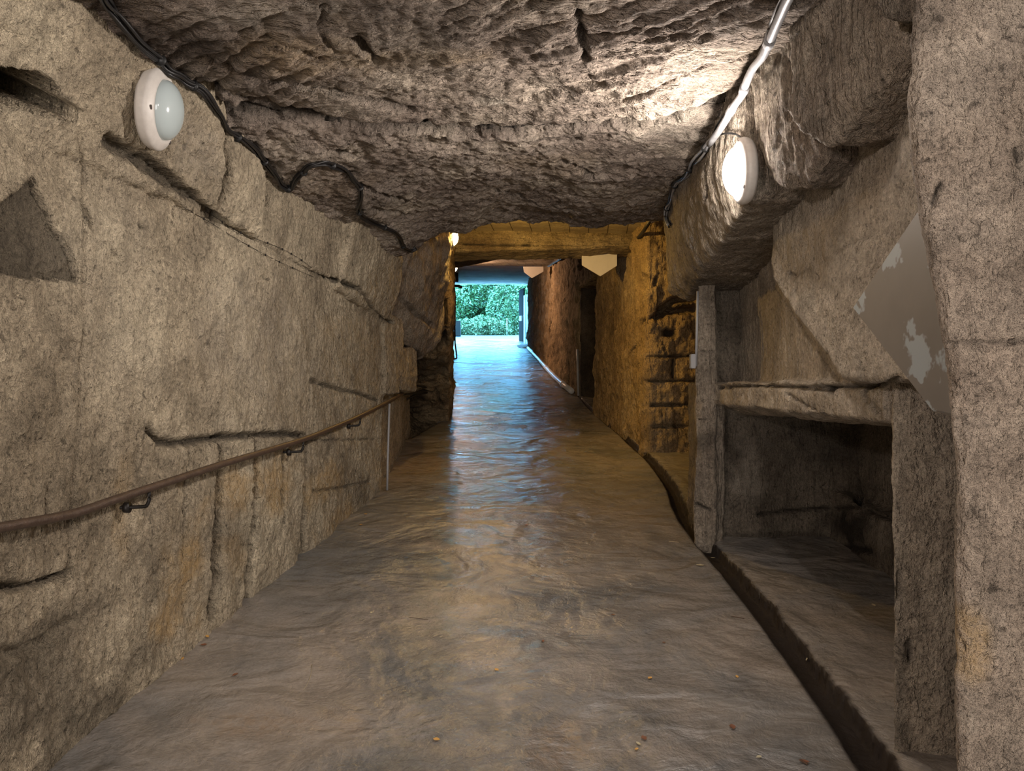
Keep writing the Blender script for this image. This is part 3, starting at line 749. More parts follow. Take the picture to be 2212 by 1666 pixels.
# roof slabs over the passage and solid rock around everything
def slab_mat():
    k = NT('concrete_roof_slabs')
    br = k.n('ShaderNodeTexBrick', Vector=k.mapping((0, 0, 0.10), (1, 1, 1)))
    k.set(br.inputs['Scale'], 1.0); k.set(br.inputs['Brick Width'], 0.23); k.set(br.inputs['Row Height'], 1.7)
    k.set(br.inputs['Mortar Size'], 0.006); k.set(br.inputs['Mortar Smooth'], 0.2)
    k.set(br.inputs['Color1'], (1, 1, 1)); k.set(br.inputs['Color2'], (0.9, 0.9, 0.9)); k.set(br.inputs['Mortar'], (0.18, 0.15, 0.12))
    n = k.noise(3.0, 6, 0.7, vec=k.mapping((0, 0, 0), (0.6, 3, 1)))
    c = k.ramp(n, [(0.3, (0.20, 0.15, 0.10)), (0.5, (0.36, 0.30, 0.21)), (0.7, (0.46, 0.40, 0.29))])
    c = k.mix(1.0, c, br.outputs['Color'], 'MULTIPLY')
    k.set(k.b.inputs['Base Color'], c)
    k.b.inputs['Roughness'].default_value = 0.85
    k.set(k.b.inputs['Normal'], k.bump(k.noise(20, 6, 0.7), 0.03, 0.6))
    return k.m
M['slab'] = slab_mat()
M['beam'] = rock_mat('beam_concrete', (0.17, 0.12, 0.07), (0.32, 0.25, 0.15), (0.42, 0.34, 0.22), grain=1.0, stroke=(0, 0, 0), stroke_amp=0.02, stroke_scale=(3, 20, 24), blotch=2.5)
rock('ceiling_near_slab', [[(-3, 6.6, 3.62), (-3, 9.9, 3.52), (3, 6.6, 3.55), (3, 9.9, 3.42), (-3, 6.6, 4.4), (-3, 9.9, 4.4), (3, 6.6, 4.4), (3, 9.9, 4.4)]], M['slab'], vox=0.03, smooth=1, disp=((0.012, 2, 3),),
     label='ochre lit concrete slabs roofing the passage before the beam', kind='structure')
rock('concrete_beam', [[(-0.95, 9.35, 3.42), (1.62, 9.35, 3.41), (-0.95, 9.35, 3.24), (1.62, 9.35, 3.29), (-0.95, 9.75, 3.18), (1.62, 9.75, 3.235), (-0.95, 9.95, 3.6), (1.62, 9.95, 3.6), (-0.95, 9.35, 3.6), (1.62, 9.35, 3.6)]],
     M['beam'], vox=0.014, smooth=2, disp=((0.012, 3, 3), (0.006, 12, 2)),
     carve=[([(1000, 527), (1060, 530), (1145, 530)], 0.012, 0.025, 0.95), ([(1145, 530), (1370, 534)], 0.006, 0.01, 0.5)],
     label='stained concrete beam crossing the passage roof', cat='beam')
rock('concrete_beam', [[(-1.5, 13.2, 3.60), (1.4, 13.2, 4.16), (-1.5, 13.7, 3.60), (1.4, 13.7, 4.2), (-1.5, 13.2, 4.4), (1.4, 13.2, 4.4), (-1.5, 13.7, 4.4), (1.4, 13.7, 4.4)]],
     M['beam'], vox=0.025, smooth=1, disp=((0.01, 3, 3),),
     label='dark shadowed beam sagging to the left behind the first beam', cat='beam')
rock('ceiling_middle_slab', [box_pts(-3.6, 3.0, 9.9, 21.0, 2.78, 3.6, SL, SL)], M['slab'], vox=0.05, smooth=1, disp=((0.015, 1.5, 3),), label='brown roof slabs of the middle passage', kind='structure')
M['pale_slab'] = plain('pale_plaster_soffit', (0.74, 0.74, 0.72), 0.8, mott=0.2, scale=2.0, bump=0.02)
rock('ceiling_far_slab', [box_pts(-6, 3.0, 20.7, 39.0, 2.86, 3.6, SL, SL)], M['pale_slab'], vox=0.06, smooth=1, disp=((0.03, 0.8, 3),), label='smooth pale soffit near the exit', kind='structure')

def shell(name, pts, label):
    bm = bmesh.new(); hull_into(bm, pts)
    me = bpy.data.meshes.new(name); bm.to_mesh(me); bm.free(); me.materials.append(M['black'])
    o = bpy.data.objects.new(name, me); col.objects.link(o); tag(o, label, None, None, 'structure')
shell('wall_bedrock_left', box_pts(-7, -2.14, -5.5, 9.2, -2, 6), 'solid rock behind the left wall')
shell('wall_bedrock_pit', [(x, y, z) for y in (9.0, 12.3) for x in (-7, -2.3) for z in (-1, 6)], 'solid rock behind the pit')
shell('wall_bedrock_right', box_pts(2.62, 7, -5.5, 15, -2, 6), 'solid rock behind the right wall')
shell('wall_bedrock_far_right', [(2.0, 14, 0), (2.0, 14, 7), (1.35, 38.9, 2), (1.35, 38.9, 12), (8, 14, 0), (8, 14, 7), (8, 38.9, 2), (8, 38.9, 12)], 'solid rock beside the far passage')
shell('wall_bedrock_far_left', [(-1.6, 12.1, 0), (-1.6, 12.1, 6), (-3.8, 38.4, 2), (-3.8, 38.4, 12), (-9, 12.1, 0), (-9, 12.1, 6), (-9, 38.4, 2), (-9, 38.4, 12)], 'solid rock beside the far passage')
shell('ceiling_bedrock_near', box_pts(-7, 7, -5.5, 6.4, 3.25, 7), 'solid rock over the tunnel')
shell('ceiling_bedrock_middle', box_pts(-7, 7, 6.2, 14, 4.15, 8), 'solid rock over the passage')
shell('ceiling_bedrock_far', box_pts(-9, 8, 13.5, 38.8, 3.3, 9, SL, SL), 'solid rock over the far passage')
shell('wall_back', box_pts(-7, 7, -5.6, -5.0, -2, 7), 'rock closing the tunnel behind the viewer')
rock('wall_right_rear', [box_pts(1.5, 2.9, -5, 1.95, -1, 3.2)], M['right'], vox=0.05, smooth=2, disp=((0.04, 1.5, 3),), label='right wall behind the foreground pillar', kind='structure')
#@@OBJECTS
# ------------------------------------------------------------------ materials of the fittings
M['white_plastic'] = plain('lamp_white_plastic', (0.62, 0.58, 0.54), 0.45, mott=0.08, scale=30)
M['opal'] = plain('opal_glass', (0.46, 0.53, 0.54), 0.12, spec=0.6)
M['screw'] = plain('lamp_screw', (0.12, 0.10, 0.09), 0.5, 0.4)
M['cable'] = plain('black_cable', (0.014, 0.013, 0.013), 0.45, mott=0.2)
M['tie'] = plain('cable_tie', (0.01, 0.01, 0.01), 0.5)
M['conduit'] = plain('grey_conduit', (0.30, 0.30, 0.31), 0.42, 0.2, mott=0.2, scale=40)
M['grey_cable'] = plain('grey_cable', (0.34, 0.34, 0.35), 0.4)
M['rail'] = plain('brown_painted_steel', (0.085, 0.055, 0.04), 0.42, 0.2, mott=0.35, scale=40, bump=0.003)
M['iron'] = plain('dark_iron', (0.025, 0.022, 0.02), 0.5, 0.5)
M['board'] = None
M['sign'] = plain('cream_sign_board', (0.58, 0.54, 0.45), 0.55, mott=0.05, scale=8)
M['pipe'] = plain('white_pipe', (0.62, 0.64, 0.66), 0.35)
M['leaf'] = plain('dry_orange_leaf', (0.60, 0.34, 0.09), 0.7)
M['leaf_brown'] = plain('dry_brown_leaf', (0.20, 0.08, 0.04), 0.7)
M['leaf_pale'] = plain('pale_leaf', (0.50, 0.45, 0.30), 0.7)
M['straw'] = plain('straw', (0.45, 0.38, 0.26), 0.7)
M['twig'] = plain('brown_twig', (0.09, 0.05, 0.03), 0.8)

def tube(name, pts, r, mat, parent=None, seg=8, flat=None):
    """a round bar along a chain of points"""
    pts = [Vector(p) for p in pts]
    bm = bmesh.new(); rings = []
    up = Vector((0, 0, 1))
    for i, p in enumerate(pts):
        t = (pts[min(i + 1, len(pts) - 1)] - pts[max(i - 1, 0)])
        if t.length < 1e-9: t = Vector((0, 1, 0))
        t.normalize()
        a = t.cross(up)
        if a.length < 1e-3: a = t.cross(Vector((1, 0, 0)))
        a.normalize(); b = a.cross(t)
        rr = r[i] if isinstance(r, (list, tuple)) else r
        f = flat or 1.0
        rings.append([bm.verts.new(p + (a * math.cos(q) + b * math.sin(q) * f) * rr) for q in [2 * math.pi * k / seg for k in range(seg)]])
    for r0, r1 in zip(rings[:-1], rings[1:]):
        for k in range(seg):
            bm.faces.new((r0[k], r0[(k + 1) % seg], r1[(k + 1) % seg], r1[k]))
    bm.faces.new(rings[0][::-1]); bm.faces.new(rings[-1])
    bmesh.ops.recalc_face_normals(bm, faces=bm.faces)
    me = bpy.data.meshes.new(name); bm.to_mesh(me); bm.free()
    me.polygons.foreach_set('use_smooth', [True] * len(me.polygons)); me.materials.append(mat)
    o = bpy.data.objects.new(name, me); col.objects.link(o)
    if parent is not None:
        o.parent = parent
        o.matrix_parent_inverse = Matrix.Translation(parent.location).inverted()
    return o

def put(o, parent):
    o.parent = parent
    o.matrix_parent_inverse = parent.matrix_basis.inverted()
    return o

def lathe_mesh(name, prof, mat, basis, seg=64):
    bm = bmesh.new(); rings = []
    for r, z in prof:
        if r < 1e-6: rings.append([bm.verts.new(basis @ Vector((0, 0, z)))])
        else: rings.append([bm.verts.new(basis @ Vector((r * math.cos(2 * math.pi * k / seg), r * math.sin(2 * math.pi * k / seg), z))) for k in range(seg)])
    for a, b in zip(rings[:-1], rings[1:]):
        for k in range(seg):
            if len(a) == 1 and len(b) == 1: continue
            if len(b) == 1: bm.faces.new((a[k], a[(k + 1) % seg], b[0]))
            elif len(a) == 1: bm.faces.new((a[0], b[(k + 1) % seg], b[k]))
            else: bm.faces.new((a[k], a[(k + 1) % seg], b[(k + 1) % seg], b[k]))
    bmesh.ops.recalc_face_normals(bm, faces=bm.faces)
    me = bpy.data.meshes.new(name); bm.to_mesh(me); bm.free()
    me.polygons.foreach_set('use_smooth', [True] * len(me.polygons)); me.materials.append(mat)
    o = bpy.data.objects.new(name, me); col.objects.link(o)
    return o

def bulkhead(center, normal, R, lens_mat, label, group=None, name='bulkhead_lamp'):
    n = Vector(normal).normalized()
    rot = n.to_track_quat('Z', 'Y').to_matrix().to_4x4()
    basis = Matrix.Translation(center) @ rot
    root = empty(name, center)
    tag(root, label, 'wall lamp', group)
    s = R / 0.15
    b = lathe_mesh('rim', [(0, -0.03 * s), (0.138 * s, -0.03 * s), (0.146 * s, -0.018 * s), (0.150 * s, 0.0), (0.149 * s, 0.010 * s), (0.143 * s, 0.018 * s), (0.122 * s, 0.030 * s), (0.113 * s, 0.032 * s), (0.110 * s, 0.026 * s), (0.0, 0.026 * s)], M['white_plastic'], basis)
    put(b, root)
    d = lathe_mesh('diffuser', [(0.109 * s, 0.022 * s)] + [(0.109 * s * math.cos(a), 0.026 * s + 0.062 * s * math.sin(a)) for a in [math.pi / 2 * k / 14 for k in range(14)]] + [(0, 0.088 * s)], lens_mat, basis)
    put(d, root)
    for k in range(3):
        a = math.radians(75 + 120 * k)
        bm = bmesh.new()
        bmesh.ops.create_cube(bm, size=1.0)
        mt = basis @ Matrix.Translation((0.131 * s * math.cos(a), 0.131 * s * math.sin(a), 0.0265 * s)) @ Matrix.Rotation(a + 0.3, 4, 'Z') @ Matrix.Diagonal((0.007 * s, 0.016 * s, 0.006 * s, 1))
        bmesh.ops.bevel(bm, geom=bm.edges[:], offset=0.15, segments=2, affect='EDGES')
        bm.transform(mt)
        me = bpy.data.meshes.new('screw_slot'); bm.to_mesh(me); bm.free(); me.materials.append(M['screw'])
        o = bpy.data.objects.new('screw_slot', me); col.objects.link(o); put(o, root)
    return root

# ------------------------------------------------------------------ lamps
bulkhead(P(340, 236, 3.0), (0.99, 0.10, -0.12), 0.158, M['opal'], 'unlit round white wall lamp on the left wall below the black cables')
bulkhead(P(1605, 370, 3.30), (-0.99, 0.03, -0.05), 0.142, glow('lit_opal_glass', *LAMP_RIGHT), 'lit round wall lamp on the hanging rock block at the right')
bulkhead(P(977, 513, 7.9), (0.995, -0.10, 0), 0.102, glow('lit_amber_glass', *LAMP_YELLOW), 'amber lit wall lamp at the left end of the first roof beam')
bulkhead(P(981, 577, 19.0), (0.99, -0.1, 0), 0.13, glow('lit_far_glass', *LAMP_FAR), 'farthest lit wall lamp, small and pink white, left of the exit')
rear = glow('lit_rear_glass', *LAMP_BACK)
bulkhead((-1.62, -0.6, 2.35), (1, 0, 0), 0.15, rear, 'round lit wall lamp on the left wall behind the viewpoint')
bulkhead((1.42, -1.4, 2.4), (-1, 0, 0), 0.15, rear, 'round fill lamp added on the right wall behind the viewpoint')  # unseen lamp put in to lift the foreground
tube_pts = []

# ------------------------------------------------------------------ cables
def surf_path(uvs, off, step=10, fallback=True):
    out = []
    for u, v in densify([tuple(p) for p in spline(uvs, 6)], step):
        p, n = hit(u, v, off)
        if p is None: continue
        if out and (p - out[-1]).length > 0.35:
            y = out[-1].y
            continue
        out.append(p)
    # even it out so that the run sags over hollows instead of following each pit
    a = [Vector(p) for p in out]
    for _ in range(3):
        b = a[:]
        for i in range(1, len(a) - 1): b[i] = (a[i - 1] + a[i] * 2 + a[i + 1]) / 4
        a = b
    return a

def bundle(name, label, cat, path, n, r, spread, mats, ties, seed, twist=1.4):
    rnd = random.Random(seed)
    root = empty(name, tuple(path[0])); tag(root, label, cat)
    for k in range(n):
        ph = rnd.uniform(0, 6.28); pts = []
        for i, p in enumerate(path):
            t = (path[min(i + 1, len(path) - 1)] - path[max(i - 1, 0)]).normalized()
            a = t.cross(Vector((0, 1, 0.3))); a.normalize(); b = a.cross(t)
            q = ph + 2 * math.pi * k / n + math.sin(i * 0.13 + ph) * twist
            sp = spread * (1 + 0.35 * math.sin(i * 0.31 + ph * 3))
            pts.append(p + a * math.cos(q) * sp + b * math.sin(q) * sp)
        tube('cable', pts, r, mats[k % len(mats)], root, 7)
    for f in ties:
        i = min(int(f * (len(path) - 1)), len(path) - 2)
        p = path[i]; t = (path[i + 1] - path[i]).normalized()
        tube('cable_tie', [p - t * 0.005, p + t * 0.005], spread * 1.3 + r * 1.35, M['tie'], root, 12)
    return root

left_cable = [(205, -60), (232, 0), (290, 72), (352, 130), (385, 160), (428, 190), (462, 240), (500, 290), (545, 322), (590, 365), (612, 396), (628, 402), (645, 375), (672, 352), (705, 350), (742, 366), (772, 398), (778, 430), (772, 452), (790, 470), (830, 490), (858, 505), (868, 530), (884, 540), (896, 536)]
pl = surf_path(left_cable, 0.018)
bundle('cable_bundle', 'bundle of black cables snaking along the left edge of the ceiling', 'cable', pl, 5, 0.0062, 0.011, [M['cable']], [0.12, 0.2, 0.3, 0.36, 0.44, 0.52, 0.6, 0.68, 0.76, 0.84, 0.92], 3)
p0 = pl[0]
lp1 = surf_path([(345, 125), (348, 138), (352, 150)], 0.012, 4)
tube('lamp_cable', lp1, 0.005, M['cable'])
tag(bpy.data.objects['lamp_cable'], 'short black cable dropping from the bundle to the unlit left lamp', 'cable')

pr_uv = [(1725, -60), (1702, 0), (1668, 90), (1640, 160), (1606, 222), (1580, 268), (1545, 310)]
cp = surf_path(pr_uv, 0.03)
a0, a1 = Vector(cp[0]), Vector(cp[-1])
cpts = [a0 + (a1 - a0) * (i / 30) for i in range(31)]
cpts = [c * 0.4 + (cp[int(i / 30 * (len(cp) - 1))]) * 0.6 for i, c in enumerate(cpts)]
cr = empty('conduit', tuple(cpts[0])); tag(cr, 'grey metal conduit running down the right ceiling edge to the lit lamp', 'conduit')
tube('pipe', cpts, 0.0165, M['conduit'], cr, 14)
for f in (9, 17, 21):
    tube('coupling', [cpts[f], cpts[f] + (cpts[f + 1] - cpts[f]).normalized() * 0.05], 0.0205, M['conduit'], cr, 14)
thin = surf_path([(1712, -60), (1690, 0), (1655, 90), (1622, 165), (1592, 228), (1556, 275), (1543, 305)], 0.014)
bundle('cable_bundle', 'thin cables strapped beside the grey conduit on the right', 'cable', thin, 2, 0.0055, 0.008, [M['grey_cable'], M['cable']], [0.55, 0.75], 8)
low = surf_path([(1545, 302), (1520, 335), (1492, 360), (1472, 385), (1456, 415), (1447, 445), (1443, 470), (1450, 488)], 0.02)
bundle('cable_bundle', 'grey and black cables hanging down beside the lamp block to the passage mouth', 'cable', low, 4, 0.0075, 0.011, [M['conduit'], M['cable'], M['cable'], M['grey_cable']], [0.08, 0.3, 0.5, 0.75], 5)
arc = surf_path([(1546, 298), (1566, 289), (1590, 287), (1603, 297)], 0.012, 5)
tag(tube('lamp_cable', arc, 0.0045, M['cable']), 'thin cable arching from the conduit to the lit right lamp', 'cable')

# thin wires strung along the left wall
for uvw, lb in (([(440, 455), (520, 500), (600, 535), (640, 556), (700, 598)], 'upper thin wire with clips strung across the left wall'),
                ([(395, 445), (480, 500), (560, 545), (620, 575), (675, 598)], 'lower thin wire with clips strung across the left wall')):
    wp = surf_path(uvw, 0.008)
    root = empty('wall_wire', tuple(wp[0])); tag(root, lb, 'wire')
    tube('wire', wp, 0.0013, M['iron'], root, 5)
    for f in (0.15, 0.3, 0.45, 0.6, 0.72, 0.86):
        i = int(f * (len(wp) - 2))
        tube('wire_clip', [wp[i] - Vector((0, 0, 0.006)), wp[i] + Vector((0, 0, 0.006))], 0.004, M['iron'], root, 6)

# ------------------------------------------------------------------ handrail
def wallx(y): return float(np.interp(y, [0.0, 2.65, 3.2, 4.18, 4.87, 6.73, 9.8], [-1.75, -1.60, -1.53, -1.38, -1.32, -1.14, -1.30])) + 0.085
def on_rail(u, v):
    lo, hi = 0.5, 14.0
    for _ in range(50):
        m = (lo + hi) / 2
        if (u - CX) / F * m > wallx(m): lo = m
        else: hi = m
    return P(u, v, lo)
rail_uv = [(-160, 1172), (-60, 1152), (0, 1140), (90, 1124), (165, 1108), (250, 1079), (340, 1049), (480, 1003), (570, 976), (660, 948), (715, 926), (765, 905), (820, 878), (858, 857), (873, 848)]
rp = [Vector(q) for q in spline([on_rail(u, v) for u, v in rail_uv], 4)]
hr = empty('handrail', tuple(rp[0])); tag(hr, 'thin brown metal handrail following the left wall', 'handrail')
tube('rail', rp, 0.0165, M['rail'], hr, 12)
for (u, v) in ((322, 1056), (655, 950), (778, 899), (-60, 1150)):
    q = on_rail(u, v)
    w = Vector((wallx(q.y) - 0.085 - 0.03, q.y, 0))
    k = [q + Vector((0, 0, -0.014)), q + Vector((0, 0, -0.045)), q + Vector((-0.008, 0, -0.064)), q + Vector((-0.022, 0, -0.072)), Vector((w.x + 0.01, q.y - 0.01, q.z - 0.074)), Vector((w.x, q.y - 0.01, q.z - 0.074))]
    br = tube('bracket', spline(k, 4), 0.0075, M['iron'], hr, 8)
    pp = Vector((wallx(q.y) - 0.085 + 0.012, q.y - 0.01, q.z - 0.074))
    tube('wall_plate', [pp + Vector((-0.02, 0, 0)), pp], 0.022, M['iron'], hr, 12)

# ------------------------------------------------------------------ white conduit at the end of the left wall
cw = [P(838, 1058, 6.72), P(839, 1000, 6.72), P(841, 930, 6.72), P(843, 872, 6.72)]
tag(tube('white_conduit', [c + Vector((0.0, -0.04, 0)) for c in cw], 0.010, M['grey_cable']), 'pale vertical conduit on the corner where the left wall ends', 'conduit')

# black cables across the pit
k1 = [P(872, 852, 8.4), P(895, 850, 9.2), P(922, 843, 10.2), P(945, 826, 10.9), P(962, 808, 11.0), P(967, 790, 10.9)]
tag(tube('loose_cable', spline(k1, 5), 0.014, M['cable']), 'black cable crossing the dark pit towards the rubble pier', 'cable')
k2 = [P(880, 832, 8.8), P(905, 834, 9.6), P(928, 840, 10.4), P(926, 848, 10.4), P(900, 852, 9.6), P(880, 862, 8.8)]
tag(tube('loose_cable', spline(k2, 5), 0.012, M['cable']), 'looped end of black cable above the dark pit', 'cable')

# iron hoop and bracket on the passage edge, left
hoop = [P(978, 700, 11.6), P(982, 706, 11.5), P(983, 740, 11.45), P(986, 765, 11.4), P(985, 775, 11.4), P(970, 774, 11.4)]
tag(tube('iron_hoop', spline(hoop, 4), 0.012, M['iron']), 'bent thin iron bar fixed to the edge of the rubble pier', 'bracket')
ir = empty('wall_bracket', tuple(P(982, 600, 13.0))); tag(ir, 'dark iron pipe bracket below the farthest lamp', 'bracket')
tube('pipe', [P(981, 588, 13), P(981, 640, 13), P(980, 705, 13)], 0.035, M['grey_cable'], ir, 10)
tube('arm', [P(978, 606, 13), P(990, 607, 13)], 0.022, M['iron'], ir)
tube('arm', [P(976, 617, 13), P(990, 618, 13), P(998, 621, 13)], 0.025, M['iron'], ir)
tube('arm', [P(987, 590, 13), P(988, 606, 13)], 0.02, M['iron'], ir)

# ------------------------------------------------------------------ grey arrow board on the right wall
k = NT('worn_grey_board')
n1 = k.ramp(k.noise(3.4, 5, 0.62), [(0.555, 0.0), (0.575, 1.0)])
c = k.mix(n1, k.mix(k.noise(6, 5, 0.6), (0.125, 0.115, 0.105), (0.19, 0.17, 0.15)), (0.30, 0.335, 0.35))
k.set(k.b.inputs['Base Color'], c); k.b.inputs['Roughness'].default_value = 0.6
M['board'] = k.m
def plate(name, outline, thick, normal, mat, bev=0.004):
    bm = bmesh.new(); n = Vector(normal).normalized()
    f = bm.faces.new([bm.verts.new(Vector(p)) for p in outline])
    r = bmesh.ops.extrude_face_region(bm, geom=[f])
    bmesh.ops.translate(bm, verts=[g for g in r['geom'] if isinstance(g, bmesh.types.BMVert)], vec=n * thick)
    bmesh.ops.recalc_face_normals(bm, faces=bm.faces)
    bmesh.ops.bevel(bm, geom=bm.edges[:], offset=bev, segments=2, affect='EDGES')
    me = bpy.data.meshes.new(name); bm.to_mesh(me); bm.free(); me.materials.append(mat)
    o = bpy.data.objects.new(name, me); col.objects.link(o)
    return o
XB = 1.19
def on_x(u, v, x=XB):
    return P(u, v, x * F / (u - CX))
bd = [on_x(1980, 458), on_x(1841, 665), on_x(2012, 888), on_x(2060, 898), Vector((XB, 1.93, 1.52)), Vector((XB, 1.93, 2.17))]
tag(plate('arrow_board', bd, 0.024, (1, 0, 0), M['board']), 'weathered grey board with a pointed end leaning on the right wall', 'sign')
# the two cream boards hung from the roof
def hung(uv, y, label):
    o = [P(u, v, y) for u, v in uv]
    r = empty('hanging_sign', tuple(o[0])); tag(r, label, 'sign')
    b = plate('sign_board', o, 0.02, (0, 1, 0), M['sign'], 0.003); put(b, r)
    for t in (0.12, 0.88):
        q = o[0].lerp(o[1], t) + Vector((0, 0.01, 0))
        tube('hanger', [q - Vector((0, 0, 0.01)), q + Vector((0, 0, 0.12 if y < 12 else 0.22))], 0.005, M['iron'], r, 6)
    return r
hung([(1257, 542), (1333, 542), (1333, 574), (1297, 597), (1257, 573)], 9.62, 'larger blank cream board with a pointed lower edge below the first beam')
hung([(1130, 576), (1174, 576), (1174, 587), (1149, 601), (1132, 588)], 19.8, 'smaller distant cream pointed board below the roof near the exit')

# ------------------------------------------------------------------ small things on the right
tag(tube('jamb_conduit', [(1.25, 5.19, 1.73), (1.262, 5.19, 2.24)], 0.009, M['grey_cable']), 'thin grey conduit up the edge of the stone jamb', 'conduit')
jb = plate('junction_box', [P(1493, 765, 5.12), P(1503, 765, 5.12), P(1503, 796, 5.12), P(1493, 796, 5.12)], 0.05, (0, 1, 0), M['grey_cable'], 0.003)
tag(jb, 'small grey box at the foot of the thin conduit on the stone jamb', 'box')
wpz = [floor_pt(u, v) + Vector((-0.10, 0, 0.08)) for u, v in [(1146, 756), (1158, 768), (1172, 783), (1190, 803), (1208, 822), (1228, 840), (1246, 854)]]
wp_r = empty('floor_pipe', tuple(wpz[0])); tag(wp_r, 'white pipe lying along the foot of the far right wall', 'pipe')
tube('pipe', wpz, 0.055, M['pipe'], wp_r, 12)
for i in (1, 3, 5): tube('collar', [wpz[i], wpz[i] + (wpz[i - 1] - wpz[i]).normalized() * 0.16], 0.066, M['pipe'], wp_r, 12)
tag(tube('roof_pipe', [P(1404, 478, 7.9), P(1390, 500, 8.3), P(1376, 518, 9.2), P(1374, 540, 9.3)], 0.02, M['iron']), 'dark pipe in the corner of roof and masonry by the beam', 'pipe')
tag(tube('edge_strip', [P(1247, 755, 13.9), P(1249, 855, 13.9)], 0.022, M['grey_cable']), 'thin grey strip on the edge of the dark side doorway', 'trim')
tag(tube('roof_pipe', [(0.93, 19.5, 4.66), (1.06, 16.5, 4.36), (1.16, 14.4, 4.14)], 0.035, M['iron']), 'dark pipe under the roof along the far right wall', 'pipe')

# loose stones where masonry is broken away
def stone(u, v, y, r, label, seed):
    rnd = random.Random(seed)
    bm = bmesh.new(); bmesh.ops.create_icosphere(bm, subdivisions=4, radius=1.0)
    c = P(u, v, y); co = np.array([tuple(w.co) for w in bm.verts])
    d = 1 + 0.25 * fbm(co * 1.3 + seed, 3)
    for w, q in zip(bm.verts, d):
        w.co = Vector((w.co.x * r[0], w.co.y * r[1], w.co.z * r[2])) * float(q) + c
    me = bpy.data.meshes.new('loose_stone'); bm.to_mesh(me); bm.free()
    me.polygons.foreach_set('use_smooth', [True] * len(me.polygons)); me.materials.append(M['mason'])
    o = bpy.data.objects.new('loose_stone', me); col.objects.link(o)
    return tag(o, label, 'stone')
stone(1408, 706, 8.62, (0.07, 0.08, 0.09), 'squared stone at the broken corner of the masonry', 3)
stone(1466, 708, 8.72, (0.09, 0.08, 0.07), 'middle stone wedged in the broken gap of the masonry', 5)
stone(1487, 711, 8.74, (0.08, 0.08, 0.08), 'stone wedged beside the stone jamb in the broken masonry', 9)

# ------------------------------------------------------------------ exit: gate, kerb, bin, posts
M['gate'] = plain('matt_black_gate', (0.012, 0.012, 0.012), 0.95, spec=0.05)
ex = empty('open_gate', (0.40, 37.5, 3.8)); tag(ex, 'dark gate leaf folded open against the right side of the exit', 'gate')
g = plate('leaf', [P(1121, 627, 38.2), P(1131, 622, 37.0), P(1131, 742, 37.0), P(1121, 738, 38.2)], 0.06, (1, 0, 0), M['gate']); put(g, ex)
g = plate('lock_box', [P(1125, 683, 37.2), P(1130, 682, 37.0), P(1130, 693, 37.0), P(1125, 694, 37.2)], -0.08, (1, 0, 0), M['pipe']); put(g, ex)
M['blue_frame'] = plain('pale_painted_frame', (0.52, 0.56, 0.60), 0.5)
df = empty('side_door', tuple(P(1136, 745, 35))); tag(df, 'pale painted narrow door standing open in the right wall near the exit', 'door')
for (u0, u1, y0, y1, nm) in ((1131, 1134.5, 36.5, 35.0, 'door_frame'), (1135.5, 1141, 34.8, 33.0, 'door_panel')):
    v0a = CY - (0.1 * y0 + 2.25 - EYE) * F / y0; v0b = CY - (0.1 * y1 + 2.25 - EYE) * F / y1
    v1a = CY - (0.1 * y0 - EYE) * F / y0; v1b = CY - (0.1 * y1 - EYE) * F / y1
    g = plate(nm, [P(u0, v0a, y0), P(u1, v0b, y1), P(u1, v1b, y1), P(u0, v1a, y0)], 0.05, (1, 0, 0), M['blue_frame']); put(g, df)
stp = plate('stone_step', [P(1117, 746, 32.6), P(1139, 743, 32.6), P(1140, 749, 31.0), P(1122, 753, 31.0)], -0.14, (0, 0, 1), M['pale_slab'])
tag(stp, 'pale stone step at the foot of the open side door', 'step')

gm = bpy.data.meshes.new('ground')
gm.from_pydata([(-30, 40.4, 4.04), (30, 40.4, 4.04), (30, 47, 4.7), (-30, 47, 4.7), (30, 90, 6), (-30, 90, 6)], [], [(0, 1, 2, 3), (3, 2, 4, 5)])
M['road'] = plain('pale_asphalt', (0.09, 0.09, 0.09), 0.7, mott=0.15, scale=3)
gm.materials.append(M['road']); gr = bpy.data.objects.new('ground_outside', gm); col.objects.link(gr)
tag(gr, 'pale road outside the exit', None, None, 'structure')

